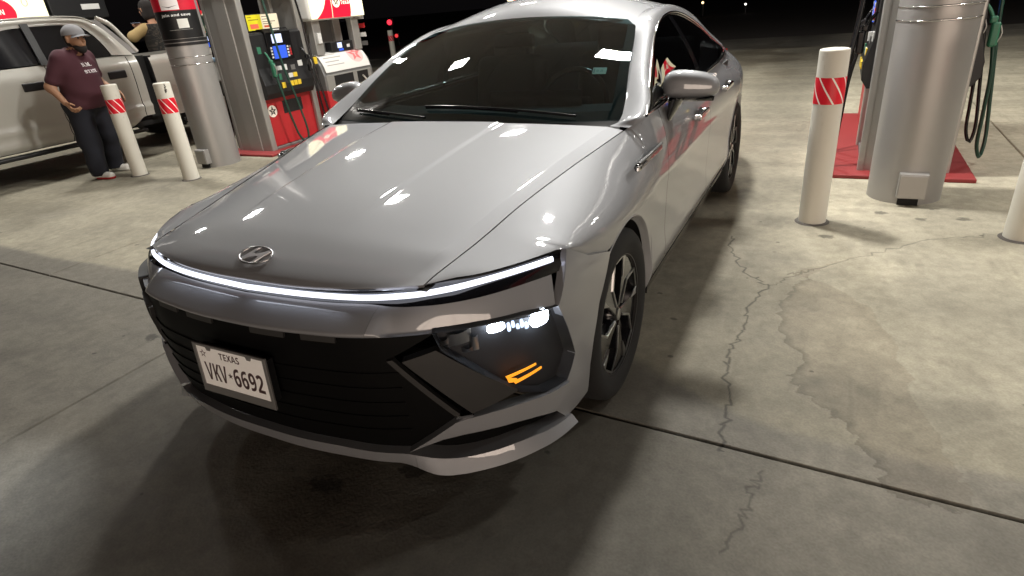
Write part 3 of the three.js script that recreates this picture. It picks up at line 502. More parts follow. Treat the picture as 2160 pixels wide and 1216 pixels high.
// ---- greenhouse
const wsBase = curve([[-0.765, 0.982, -1.475], [-0.45, 0.992, -1.36], [0, 1.0, -1.31], [0.45, 0.992, -1.36], [0.765, 0.982, -1.475]]);
const wsTop = curve([[-0.622, 1.330, -2.205], [-0.35, 1.368, -2.145], [0, 1.383, -2.115], [0.35, 1.368, -2.145], [0.622, 1.330, -2.205]]);
const side3 = pts => curve(pts);
const wsR = side3([[0.765, 0.982, -1.475], [0.705, 1.155, -1.80], [0.660, 1.262, -2.04], [0.622, 1.330, -2.205]]);
const flip = c => t => { const p = c.getPoint(t); return [-p.x, p.y, p.z]; }, arr = c => t => { const p = c.getPoint(t); return [p.x, p.y, p.z]; };
const bulge = (f, k) => (u, v) => { const p = f(u, v), b = k * 4 * v * (1 - v); return [p[0], p[1] + b * 0.9, p[2] + b * 0.43]; };
const wsF = bulge(coons(arr(wsBase), arr(wsTop), flip(wsR), arr(wsR)), 0.012);
part('windshield', grid(wsF, 40, 24), M.screenGlass, car);
// black frit border just inside the glass
const shrink = (f, d) => (u, v) => { const p = f(u, v); return [p[0], p[1] - d * 0.9, p[2] - d * 0.43]; };
const wsIn = shrink(wsF, 0.004);
part('glass_border', merge(grid((u, v) => wsIn(u, v * 0.055), 40, 2), grid((u, v) => wsIn(u, 1 - v * 0.04), 40, 2), grid((u, v) => wsIn(v * 0.035, u), 20, 2), grid((u, v) => wsIn(1 - v * 0.035, u), 20, 2)), M.dark, car);
const dlo = [[0.824, 0.966, -1.392], [0.872, 0.998, -1.47], [0.800, 1.140, -1.80], [0.738, 1.262, -2.10], [0.704, 1.316, -2.35], [0.680, 1.336, -2.65], [0.668, 1.312, -3.0], [0.676, 1.226, -3.45], [0.700, 1.115, -3.82], [0.745, 1.008, -4.12]];
const inner = [[0.745, 0.972, -1.388], [0.766, 0.984, -1.46], [0.705, 1.155, -1.80], [0.660, 1.262, -2.04], [0.622, 1.332, -2.20], [0.596, 1.375, -2.70], [0.590, 1.352, -3.15], [0.585, 1.285, -3.60], [0.600, 1.165, -4.00], [0.66, 1.030, -4.34]];
const dloC = curve(dlo), innC = curve(inner);
both('pillar_rail', grid((u, v) => { const a = innC.getPoint(u), b = dloC.getPoint(u), t = v, c = 0.020 * 4 * t * (1 - t) * sst(0, 0.07, u); const n = V(b.x - a.x, b.y - a.y, 0).normalize(); return [lerp(a.x, b.x, t) + c * 0.75, lerp(a.y, b.y, t) + c * (0.5 + 0.3 * (1 - Math.abs(n.y))), lerp(a.z, b.z, t) + 0.3 * c * (u < 0.35 ? 1 : 0)]; }, 70, 12), M.paint);
both('window_trim', tube(dlo.slice(1).map(([x, y, z]) => [x + 0.002, y, z]), 0.0065, 80, 8), M.chrome);
const rearTop = [[-0.592, 1.340, -3.22], [-0.3, 1.392, -3.20], [0, 1.404, -3.18], [0.3, 1.392, -3.20], [0.592, 1.340, -3.22]];
{
  const e = t => { const p = innC.getPoint(lerp(0.405, 0.675, t)); return [p.x, p.y, p.z]; }, eL = t => { const p = e(t); return [-p[0], p[1], p[2]]; };
  const a0 = e(0), a1 = e(1), b = t => { const p = wsTop.getPoint(t); return [lerp(p.x, (t * 2 - 1) * a0[0], 1), lerp(p.y, a0[1], Math.pow(Math.abs(t * 2 - 1), 3)), lerp(p.z, a0[2], Math.pow(Math.abs(t * 2 - 1), 3))]; };
  const tp = t => { const k = t * 2 - 1; return [k * a1[0], lerp(1.400, a1[1], k * k), lerp(a1[2] + 0.03, a1[2], k * k)]; };
  const f = coons(b, tp, eL, e);
  part('roof', grid((u, v) => { const p = f(u, v), k = 1 - (2 * u - 1) ** 2; return [p[0], p[1] + 0.052 * 4 * v * (1 - v) * k , p[2]]; }, 44, 30), M.paint, car);
  const r = t => { const p = innC.getPoint(lerp(0.675, 0.985, t)); return [p.x, p.y, p.z]; }, rl = t => { const p = r(t); return [-p[0], p[1], p[2]]; }, b1 = r(1);
  const fb = coons(tp, t => { const k = t * 2 - 1; return [k * b1[0], lerp(1.045, b1[1], k * k), lerp(b1[2] + 0.02, b1[2], k * k)]; }, rl, r);
  part('rear_window', grid(fb, 24, 12), M.tintGlass, car);
  part('trunk_lid', grid((u, v) => { const k = u * 2 - 1, z = lerp(-4.33, -4.86, v), x = lerp(topX(z) - 0.004, topX(z), v); return [k * x, lerp(topY(z), 1.045 + 0.01 * v, 1 - k * k), z]; }, 24, 12), M.paint, car);
}
part('tail_panel', grid((u, v) => { const k = u * 2 - 1, y = lerp(0.985, 0.28, v), w = lerp(0.60, 0.70, sst(0, 0.5, v)); return [k * w, y, -4.86 - 0.05 * (1 - k * k) - 0.05 * Math.sin(Math.PI * v)]; }, 24, 12), M.paint, car);
part('tail_light', grid((u, v) => { const k = u * 2 - 1; return [k * 0.66, lerp(0.93, 0.84, v), -4.935 - 0.045 * (1 - k * k)]; }, 24, 2), M.tailRed, car);
// side glass in two panes with a black post between
const belt = z => [topX(z), topY(z) + 0.004, z];
{
  const zOf = t => dloC.getPoint(t).z; const tAt = z => { let lo = 0, hi = 1; for (let i = 0; i < 40; i++) { const m = (lo + hi) / 2; zOf(m) > z ? lo = m : hi = m; } return lo; };
  const pane = (z0, z1, k) => grid((u, v) => { const z = lerp(z0, z1, u), a = belt(z), d = dloC.getPoint(tAt(z)), h = 0.018 * 4 * v * (1 - v); return [lerp(a[0], d.x, v) + h - k, lerp(a[1], d.y, v), z]; }, 30, 12);
  both('side_window', pane(-1.49, -2.56, 0.006), M.tintGlass); both('side_window', pane(-2.64, -3.98, 0.006), M.tintGlass);
  both('door_post', pane(-2.55, -2.65, 0.003), M.piano);
  both('belt_trim', tube([-1.47, -1.8, -2.2, -2.7, -3.2, -3.6, -4.0, -4.12].map(z => [topX(z) + 0.004, topY(z) + 0.003, z]), 0.007, 60, 8), M.chrome);
  both('sail_panel', grid((u, v) => { const z = lerp(-1.475, -1.60, u), a = belt(z), d = dloC.getPoint(tAt(z)); return [lerp(a[0], d.x, v) - 0.002, lerp(a[1], d.y, v), z]; }, 6, 4), M.piano);
}
// cowl and wipers
part('cowl', grid((u, v) => { const k = u * 2 - 1, h = hoodPoint(k * 0.985, 1), w = wsBase.getPoint(u); return [lerp(h[0] * 0.985, w.x, v), lerp(h[1] - 0.022, w.y - 0.004, v) - 0.012 * Math.sin(Math.PI * v), lerp(h[2] - 0.004, w.z + 0.004, v)]; }, 40, 6), M.matte, car);
for (const [u0, u1, v1] of [[0.86, 0.42, 0.075], [0.44, 0.10, 0.055]]) {
  const pts = []; for (let i = 0; i <= 10; i++) { const t = i / 10, p = wsF(lerp(u0, u1, t), lerp(0.012, v1, Math.sin(t * 1.6))); pts.push([p[0], p[1] + 0.014, p[2] + 0.008]); }
  part('wiper', merge(tube(pts, 0.006, 30, 6), tube(pts.slice(4).map(p => [p[0], p[1] - 0.008, p[2]]), 0.004, 20, 6)), M.blackGloss, car);
}
// mirrors: shell, black base, foot on the door
{
  const shell = grid((u, v) => {
    const a = u * 2 * Math.PI, t = Math.PI * (v - 0.5), e = (x, p) => Math.sign(x) * Math.abs(x) ** p; // u runs around the x axis, v along it
    const X = e(Math.sin(t), 0.75), r = e(Math.cos(t), 0.62), y = r * e(Math.sin(a), 0.8), z = r * e(Math.cos(a), 0.8);
    const out = (X + 1) / 2; return [0.978 + 0.118 * X + 0.012 * z, 1.062 - 0.012 * out + 0.082 * y * (1 - 0.28 * out) * (y < 0 ? 0.66 : 1), -1.80 + 0.070 * z * (z > 0 ? 1 : 0.45) - 0.045 * out];
  }, 36, 24);
  for (const sd of [1, -1]) {
    const fx = g => sd > 0 ? g : mirrored(g), m = part('side_mirror', fx(shell), M.paint, car);
    part('mirror_base', fx(merge(grid((u, v) => { const x = lerp(0.870, 1.075, u), w = 0.055 * Math.sin(Math.PI * clamp(0.12 + 0.8 * u, 0, 1)); return [x, 1.012 - 0.016 * Math.sin(Math.PI * v), lerp(-1.80 + w, -1.845 - w * 0.5, v)]; }, 12, 6), grid((u, v) => { const y = lerp(1.02, 0.925, u), w = lerp(0.052, 0.028, u), a = v * 2 * Math.PI, x = lerp(0.930, 0.896, u); return [x + lerp(0.035, 0.012, u) * Math.cos(a), y, -1.765 + w * Math.sin(a)]; }, 8, 20))), M.piano, m);
    part('mirror_glass', fx(grid((u, v) => [0.875 + 0.2 * u, 1.02 + 0.085 * v, -1.846 - 0.03 * u], 4, 4)), M.chrome, m);
  }
}
// door handles, fender vent
for (const [z, y, pr] of [[-2.30, 0.852, doorF], [-3.13, 0.872, doorR]]) pr.forEach((d, i) => {
  const fx = g => i ? mirrored(g) : g, x = 0.934;
  const h = part('door_handle', fx(merge(rbox(0.022, 0.030, 0.235, 0.010, x + 0.020, y, z, 3), rbox(0.03, 0.026, 0.03, 0.008, x + 0.006, y, z + 0.10), rbox(0.03, 0.026, 0.03, 0.008, x + 0.006, y, z - 0.10))), M.chrome, d);
  part('handle_cup', fx(grid((u, v) => { const a = u * 2 * Math.PI; return [x - 0.001 + 0.001 * v, y + 0.034 * v * Math.sin(a), z + 0.07 * v * Math.cos(a)]; }, 24, 3)), M.matte, h);
});
both('fender_vent', merge(rbox(0.018, 0.030, 0.36, 0.008, 0.921, 0.862, -1.345, 2), rbox(0.03, 0.014, 0.10, 0.006, 0.923, 0.862, -1.22, 2)), M.piano);
both('vent_blade', rbox(0.012, 0.005, 0.34, 0.002, 0.927, 0.877, -1.35), M.trimGrey); both('vent_tip', rbox(0.014, 0.022, 0.045, 0.005, 0.928, 0.861, -1.178), M.chrome);
// ---- wheels
function makeWheel() {
  const w = new THREE.Group(), R = 0.347;             // axis along x, outer side +x
  const lathe = (pts, n = 72) => new THREE.LatheGeometry(pts.map(p => new THREE.Vector2(p[0], p[1])), n).rotateZ(-Math.PI / 2);
  const tyre = part('tyre', lathe([[0.236, -0.1], [0.262, -0.116], [0.30, -0.120], [0.328, -0.113], [0.342, -0.098], [R, -0.07], [R, 0.07], [0.342, 0.098], [0.328, 0.113], [0.305, 0.120], [0.285, 0.119], [0.262, 0.114], [0.246, 0.106], [0.236, 0.10]]), M.rubber, w);
  part('tread_groove', merge(...[-0.045, -0.015, 0.015, 0.045].map(x => new THREE.TorusGeometry(R - 0.001, 0.0035, 6, 72).rotateY(Math.PI / 2).translate(x, 0, 0))), M.dark, tyre);
  const rim = part('rim', lathe([[0.20, -0.09], [0.205, 0.02], [0.222, 0.06], [0.228, 0.086], [0.240, 0.094], [0.244, 0.100], [0.240, 0.103]]), M.blackGloss, w);
  part('rim_lip', lathe([[0.2355, 0.0935], [0.2425, 0.0985], [0.2455, 0.1015], [0.2435, 0.1045], [0.239, 0.1035]]), M.trimGrey, rim);
  part('brake_disc', lathe([[0.02, 0.0], [0.155, 0.0], [0.155, 0.022], [0.02, 0.022]], 48), M.steelDark, w);
  const P = (r, d) => { const a = d * Math.PI / 180; return [r * Math.cos(a), r * Math.sin(a)]; };
  const face = (pts, depth, bevel = 0.003) => { const s = new THREE.Shape(); pts.forEach((p, i) => i ? s.lineTo(...p) : s.moveTo(...p)); s.closePath(); return new THREE.ExtrudeGeometry(s, { depth, bevelSize: bevel, bevelThickness: bevel, bevelSegments: 1 }); };
  for (let k = 0; k < 5; k++) {
    const o = 46 - 72 * k, put = (g, x) => g.rotateY(Math.PI / 2).translate(x, 0, 0); // shape plane (x, y) -> (-z, y)
    const sp = part('spoke', put(face([P(0.035, o - 30), P(0.10, o - 46), P(0.155, o - 47), P(0.232, o - 47), P(0.238, o - 68), P(0.232, o - 89), P(0.15, o - 73), P(0.05, o - 72)], 0.03, 0.004), 0.060), M.piano, rim);
    const strip = (pts, w) => { const A = [], B = []; pts.forEach((p, i) => { const a = pts[Math.max(0, i - 1)], b = pts[Math.min(pts.length - 1, i + 1)], dx = b[0] - a[0], dy = b[1] - a[1], L = Math.hypot(dx, dy); A.push([p[0] - dy / L * w, p[1] + dx / L * w]); B.unshift([p[0] + dy / L * w, p[1] - dx / L * w]); }); return face([...A, ...B], 0.004, 0.0008); };
    part('machined_edge', put(strip([P(0.05, o), P(0.15, o - 1), P(0.234, o - 18), P(0.238, o - 44)], 0.0042), 0.094), M.machined, sp);
    part('machined_face', put(face([P(0.238, o - 42), P(0.234, o - 50), P(0.155, o - 47)], 0.004, 0.0008), 0.094), M.machined, sp);
  }
  part('hub', lathe([[0.0, 0.098], [0.026, 0.096], [0.034, 0.085], [0.05, 0.07], [0.05, 0.04]], 40), M.blackGloss, rim);
  part('hub_cap', lathe([[0, 0.1], [0.022, 0.0985], [0.024, 0.094]], 32), M.machined, rim);
  return w;
}
{
  const proto = makeWheel();
  for (const [x, z, t] of [[0.795, AXF, 0], [-0.795, AXF, Math.PI], [0.800, AXR, 0], [-0.800, AXR, Math.PI]]) { const w = proto.clone(); w.name = 'wheel'; w.position.set(x, HUB, z); w.rotation.y = t; car.add(w); }
}
// ---- cabin
part('dashboard', grid((u, v) => { const k = u * 2 - 1, a = v * 2.4; return [k * 0.72, 0.965 - 0.10 * Math.max(0, a - 1.4) + 0.02 * Math.sin(a), -1.36 - 0.08 * k * k - 0.30 * Math.min(a, 1.5) - 0.02 * a]; }, 24, 14), M.interior, car);
part('dash_front', box(1.4, 0.4, 0.1, 0, 0.72, -1.86), M.interior, car);
part('cabin_floor', box(1.5, 0.05, 2.6, 0, 0.3, -2.7), M.interior, car);
part('headliner', grid((u, v) => [lerp(-0.6, 0.6, u), 1.30 + 0.06 * Math.sin(Math.PI * u), lerp(-2.26, -3.3, v)], 10, 6), M.interiorGrey, car);
for (const s of [-1, 1]) {
  const st = part('front_seat', merge(rbox(0.50, 0.16, 0.52, 0.06, s * 0.36, 0.52, -2.30, 3), rbox(0.48, 0.60, 0.14, 0.06, 0, 0, 0, 3).rotateX(-0.28).translate(s * 0.36, 0.86, -2.66)), M.interiorGrey, car);
  part('headrest', rbox(0.27, 0.17, 0.09, 0.04, s * 0.36, 1.20, -2.76, 3), M.interiorGrey, st);
  part('door_card', box(0.04, 0.5, 2.2, s * 0.84, 0.72, -2.55), M.interior, car);
}
part('rear_seat', merge(rbox(1.3, 0.16, 0.5, 0.06, 0, 0.52, -3.3, 3), rbox(1.3, 0.6, 0.14, 0.06, 0, 0, 0, 3).rotateX(-0.35).translate(0, 0.85, -3.65)), M.interiorGrey, car);
{
  const sw = part('steering_wheel', new THREE.TorusGeometry(0.18, 0.014, 10, 48).rotateX(-0.42).translate(0.37, 0.965, -1.93), M.blackGloss, car);
  part('wheel_hub', rbox(0.20, 0.10, 0.05, 0.02, 0, 0, 0).rotateX(-0.42).translate(0.37, 0.955, -1.935), M.interior, sw);
}
part('inner_mirror', rbox(0.24, 0.065, 0.03, 0.02, 0, 1.275, -2.06), M.blackGloss, car);
part('dash_display', rbox(0.50, 0.11, 0.02, 0.01, 0.22, 1.005, -1.80), M.blackGloss, car);
{
  const t = canvasTex(256, 96, (c, w, h) => { c.fillStyle = '#b9d6bf'; c.fillRect(0, 0, w, h); c.fillStyle = '#5d7d66'; c.font = 'bold 44px monospace'; c.fillText('08 26', 60, 62); c.fillRect(16, 16, 24, 64); });
  const c = wsF(0.895, 0.33); part('windshield_sticker', grid((u, v) => { const p = wsF(lerp(0.872, 0.922, u), lerp(0.27, 0.315, v)); return [p[0], p[1] - 0.003, p[2] - 0.002]; }, 4, 2), new THREE.MeshStandardMaterial({ map: t, roughness: 0.5, side: THREE.DoubleSide }), car);
}

// ---------------------------------------------------------------- bollards
const tapeTex = canvasTex(512, 128, (g, w, h) => { g.fillStyle = '#e0102c'; g.fillRect(0, 0, w, h); g.strokeStyle = '#fbf6ee'; g.lineWidth = 9; for (let i = -4; i < 12; i++) { g.beginPath(); g.moveTo(i * 73.14, -10); g.lineTo(i * 73.14 + 110, h + 10); g.stroke(); } });
const bollardTex = k => canvasTex(512, 1024, (g, w, h) => {
  g.fillStyle = '#d6d3c8'; g.fillRect(0, 0, w, h);
  for (let i = 0; i < 900; i++) { g.fillStyle = `rgba(${90 + rnd() * 40},${84 + rnd() * 30},${70 + rnd() * 20},${0.03 + 0.09 * rnd()})`; const y = h * (0.2 + 0.8 * Math.sqrt(rnd())); g.fillRect(rnd() * w, y, 2 + rnd() * 12, 1 + rnd() * 10); }
  for (let i = 0; i < 26; i++) { g.fillStyle = `rgba(60,50,42,${0.2 + 0.5 * rnd()})`; g.fillRect(rnd() * w, h * (0.4 + 0.55 * rnd()), 2 + rnd() * 4, 3 + rnd() * 9); }
  if (k) for (const [x, y, a, b] of [[0.30, 0.38, 26, 34], [0.31, 0.43, 16, 50], [0.33, 0.47, 10, 16], [0.34, 0.60, 22, 6], [0.36, 0.68, 18, 70], [0.38, 0.76, 12, 60], [0.35, 0.55, 8, 14]]) { g.fillStyle = '#37302c'; for (let i = 0; i < 14; i++) g.fillRect(x * w + (rnd() - 0.5) * a, y * h + (rnd() - 0.5) * b, 2 + rnd() * a * 0.4, 2 + rnd() * b * 0.3); }
});
const bollardMats = [0, 1].map(k => new THREE.MeshStandardMaterial({ map: bollardTex(k), roughness: 0.6 })), tapeMat = new THREE.MeshStandardMaterial({ map: tapeTex, roughness: 0.35 });
tapeTex.wrapS = THREE.RepeatWrapping;
function bollard(x, z, h, label, worn = 0) {
  const b = thing('bollard', label, 'bollard', [x, 0, z], worn ? -0.72 : 0, 'white bollards with red striped tape'), r = 0.084;
  part('post', new THREE.LatheGeometry([[0.001, h], [r - 0.012, h], [r - 0.003, h - 0.003], [r, h - 0.012], [r, h * 0.5], [r, 0]].map(p => new THREE.Vector2(...p)), 48), bollardMats[worn], b);
  part('reflective_tape', new THREE.CylinderGeometry(r + 0.0015, r + 0.0015, 0.155, 48, 1, true).translate(0, h - 0.235, 0), tapeMat, b);
  part('base_patch', new THREE.CylinderGeometry(r + 0.012, r + 0.022, 0.008, 32).translate(0, 0.004, 0), M.stuccoDark, b);
  return b;
}
bollard(-5.82, -3.30, 1.05, 'white bollard with red tape, close beside the man in the maroon shirt');
bollard(-4.84, -3.28, 1.05, 'scuffed white bollard in front of the column with the black notice', 1);
bollard(1.52, -3.27, 1.085, 'white bollard with bright red striped tape beside the sedan, on the right');
bollard(2.62, -3.22, 1.085, 'white bollard cut off by the right edge of the photo');
bollard(-11.0, -15.4, 1.05, 'small far white bollard seen past the sedan windshield');

// ---------------------------------------------------------------- pumps
const CREAM = '#efe7c4', REDS = '#d5122e';
function starDisc(g, x, y, r, disc, star) {
  g.fillStyle = disc; g.beginPath(); g.arc(x, y, r, 0, 7); g.fill(); g.fillStyle = star; g.beginPath();
  for (let i = 0; i < 10; i++) { const a = -Math.PI / 2 + i * Math.PI / 5, q = (i % 2 ? 0.36 : 0.88) * r; g.lineTo(x + q * Math.cos(a), y + q * Math.sin(a)); } g.fill();
  g.fillStyle = disc; g.fillRect(x - r * 0.26, y - r * 0.2, r * 0.52, r * 0.12); g.fillRect(x - r * 0.065, y - r * 0.2, r * 0.13, r * 0.5);
}
const signTex = n => canvasTex(1024, 400, (g, w, h) => {
  g.fillStyle = CREAM; g.fillRect(0, 0, w, h); g.fillStyle = REDS; g.beginPath(); g.moveTo(330, 0); g.bezierCurveTo(330, 190, 270, 300, 100, 400); g.lineTo(740, 400); g.bezierCurveTo(790, 300, 770, 130, 730, 0); g.fill();
  g.strokeStyle = '#f2c9a8'; g.lineWidth = 14; g.beginPath(); g.moveTo(372, 0); g.bezierCurveTo(420, 150, 410, 260, 390, 400); g.stroke();
  starDisc(g, 500, 205, 72, '#f6eed4', '#5c5348'); g.fillStyle = '#f6eed4'; g.font = 'bold 76px sans-serif'; g.fillText('Texaco', 582, 240);
  g.fillStyle = '#4a4436'; g.font = '70px serif'; g.fillText('Self', 150, 175); g.strokeStyle = '#c9a58a'; g.lineWidth = 4; g.font = 'bold 96px sans-serif'; g.strokeText(n, 850, 200);
});
const ovalTex = canvasTex(1024, 400, (g, w, h) => { g.fillStyle = CREAM; g.fillRect(0, 0, w, h); g.fillStyle = REDS; g.beginPath(); g.ellipse(170, 230, 340, 270, 0, 0, 7); g.fill(); g.fillStyle = '#f6d8c8'; g.font = 'bold 120px sans-serif'; g.textAlign = 'center'; g.fillText('TECHRON', 60, 250); g.strokeStyle = '#d98080'; g.lineWidth = 14; g.beginPath(); g.ellipse(700, 60, 44, 66, 0, 0, 7); g.stroke(); });
const lit = (t, k) => new THREE.MeshStandardMaterial({ map: t, emissiveMap: t, emissive: col(1, 1, 1), emissiveIntensity: k, roughness: 0.4 });
const sign8 = lit(signTex('8'), 0.85), sign6 = lit(signTex('6'), 0.85), ovalMat = lit(ovalTex, 0.85);
const posterMat = new THREE.MeshStandardMaterial({ roughness: 0.5, map: canvasTex(512, 300, (g, w, h) => { g.fillStyle = '#e9dfc6'; g.fillRect(0, 0, w, h); g.fillStyle = '#d9cf1e'; g.fillRect(0, 0, 230, h); g.fillStyle = '#e86a50'; g.fillRect(40, 180, 130, 90); g.fillStyle = '#5a4a3a'; for (const [x, y, q] of [[250, 40, 120], [250, 90, 110], [250, 140, 210], [250, 180, 150]]) g.fillRect(x, y, q, 14); g.fillStyle = '#7a6a10'; g.fillRect(20, 40, 60, 14); g.fillRect(30, 90, 160, 16); g.fillStyle = '#c05030'; g.fillRect(262, 220, 120, 40); }) });
const discMat = new THREE.MeshStandardMaterial({ roughness: 0.45, map: canvasTex(256, 256, (g, w, h) => { g.fillStyle = '#b01226'; g.fillRect(0, 0, w, h); starDisc(g, 128, 128, 126, '#e6ddd0', '#2c2a28'); }) });
const prof = (pts, len) => { const s = new THREE.Shape(); pts.forEach((p, i) => i ? s.lineTo(...p) : s.moveTo(...p)); s.closePath(); return new THREE.ExtrudeGeometry(s, { depth: len, bevelSize: 0.006, bevelThickness: 0.006, bevelSegments: 2 }).translate(0, 0, -len / 2); };
const onFace = (g, y, z, x) => g.rotateY(Math.PI / 2).translate(x, y, z);
M.hoseGreen = mat(0.008, 0.045, 0.03, 0.4);
function nozzleHose(parent, s, z, green, drop) {       // s: side, +1 or -1
  const hm = green ? M.green : M.blackGloss, X = x => s * x;
  const n = part('nozzle', merge(rbox(0.06, 0.17, 0.05, 0.02, X(0.42), 0.99, z), rbox(0.05, 0.05, 0.045, 0.015, X(0.40), 1.09, z), tube([[X(0.40), 1.09, z], [X(0.37), 1.15, z], [X(0.335), 1.20, z]], 0.012, 10, 8)), hm, parent);
  part('nozzle_lever', tube([[X(0.45), 1.05, z], [X(0.465), 0.99, z], [X(0.44), 0.92, z]], 0.006, 10, 6), M.steel, n);
  const zz = z + drop * 0.1;
  part('hose', tube([[X(0.43), 0.92, z], [X(0.46), 0.72, z + drop * 0.02], [X(0.48), 0.40, z + drop * 0.10], [X(0.50), 0.16, z + drop * 0.20], [X(0.54), 0.07, z + drop * 0.30], [X(0.56), 0.16, z + drop * 0.38], [X(0.52), 0.55, z + drop * 0.36], [X(0.46), 1.0, z + drop * 0.26], [X(0.42), 1.5, z + drop * 0.22], [X(0.36), 1.98, z + drop * 0.22]], 0.0135, 90, 10), green ? M.hoseGreen : M.blackGloss, parent);
}
function makePump(name, label, sign, pos, mats) {
  const p = thing(name, label, 'fuel pump', pos, 0, 'fuel pumps on the islands'), L = 0.92;   // length along z
  part('plinth', rbox(0.58, 0.06, L - 0.02, 0.01, 0, 0.03, 0), M.steelDark, p);
  const cab = part('lower_cabinet', rbox(0.52, 0.60, L - 0.04, 0.012, 0, 0.36, 0), M.red, p);
  for (const z of [L / 2, -L / 2]) { // steel ends, built as a broad channel with folded edges
    const e = part('end_panel', merge(rbox(0.60, 2.12, 0.05, 0.012, 0, 1.06, z), rbox(0.05, 2.12, 0.085, 0.012, 0.285, 1.06, z - 0.012 * Math.sign(z)), rbox(0.05, 2.12, 0.085, 0.012, -0.285, 1.06, z - 0.012 * Math.sign(z)), rbox(0.22, 2.08, 0.02, 0.008, 0.02, 1.06, z + 0.028 * Math.sign(z))), M.steel, p);
  }
  for (const s of [1, -1]) {
    const c = part('console', prof([[0.20, 0.66], [0.33, 0.66], [0.37, 0.72], [0.375, 0.82], [0.335, 0.97], [0.325, 1.02], [0.315, 1.40], [0.29, 1.425], [0.20, 1.43]].map(([x, y]) => [s * x, y]), L - 0.10), M.black, p);
    const at = (w, h, d, y, z, x, m, n, par = c) => part(n, rbox(d, h, w, 0.003, s * x, y, z), m, par);
    part('console_hood', prof([[0.20, 1.40], [0.34, 1.10], [0.345, 1.42], [0.30, 1.46], [0.20, 1.46]].map(([x, y]) => [s * x, y]), 0.40), M.blackGloss, c);
    const k = s; // screens face outwards
    at(0.17, 0.105, 0.012, 1.345, 0.03 * k, 0.345, M.paleScreen, 'price_screen'); at(0.13, 0.035, 0.01, 1.437, 0.0, 0.325, M.offWhite, 'badge');
    const ds = at(0.215, 0.15, 0.012, 1.185, 0.02 * k, 0.346, M.blueScreen, 'pay_screen');
    for (const q of [-1, 1]) for (let i = 0; i < 4; i++) at(0.026, 0.022, 0.012, 1.24 - i * 0.036, 0.02 * k + q * 0.135, 0.347, M.offWhite, 'screen_button', ds);
    for (let i = 0; i < 4; i++) at(0.03, 0.026, 0.01, 1.235 - i * 0.03, -0.155 * k, 0.346, i ? M.red : M.steelDark, 'card_mark');
    for (let i = 0; i < 6; i++) at(0.026, 0.014, 0.008, 1.20 - Math.floor(i / 2) * 0.03, 0.26 * k + (i % 2) * 0.045, 0.322, M.offWhite, 'label');
    at(0.075, 0.07, 0.012, 1.02, -0.28 * k, 0.335, M.offWhite, 'keypad'); at(0.07, 0.05, 0.02, 1.0, 0.10 * k, 0.345, M.offWhite, 'receipt_slot'); at(0.04, 0.07, 0.03, 1.0, 0.0, 0.347, M.offWhite, 'card_slot'); at(0.07, 0.06, 0.01, 0.985, -0.13 * k, 0.348, M.steelDark, 'pin_pad');
    for (let i = 0; i < 3; i++) { at(0.056, 0.062, 0.02, 0.80, (-0.02 - i * 0.066) * k, 0.378, M.yellow, 'grade_button'); }
    for (let i = 0; i < 2; i++) at(0.07, 0.075, 0.012, 0.885, (-0.05 - i * 0.075) * k, 0.362, i ? M.yellow : M.offWhite, 'grade_label');
    at(0.06, 0.07, 0.02, 0.795, 0.12 * k, 0.379, M.yellow, 'grade_button'); at(0.045, 0.10, 0.012, 0.885, 0.13 * k, 0.364, M.green, 'grade_label'); at(0.06, 0.08, 0.01, 1.23, 0.33 * k, 0.322, M.green, 'fuel_mark');
    const d = part('star_disc', new THREE.CircleGeometry(0.075, 40).rotateY(s * Math.PI / 2).translate(s * 0.2635, 0.50, 0.30 * k), discMat, cab);
    part('black_panel', box(0.012, 0.16, 0.34, s * 0.258, 0.52, -0.06 * k), M.black, cab);  // thin black box on the cabinet face
    nozzleHose(p, s, 0.26 * k, s > 0, -0.5 * k); nozzleHose(p, s, -0.36 * k, false, -0.12 * k);
    part('poster', rbox(0.02, 0.19, 0.52, 0.004, s * 0.20, 1.545, 0.06), M.black, p);
    part('poster_print', new THREE.PlaneGeometry(0.50, 0.175).rotateY(s * Math.PI / 2).translate(s * 0.2125, 1.545, 0.06), posterMat, p);
  }
  const v = part('sign_box', rbox(0.62, 0.42, L + 0.10, 0.03, 0, 2.05, 0), M.offWhite, p);
  for (const s of [1, -1]) part('lit_sign', new THREE.PlaneGeometry(L + 0.04, 0.37).rotateY(s * Math.PI / 2).translate(s * 0.3125, 2.05, 0), sign, v);
  for (const z of [-0.30, 0.36]) part('top_post', rbox(0.05, 0.42, 0.05, 0.006, 0, 1.64, z), M.steel, p);
  return p;
}
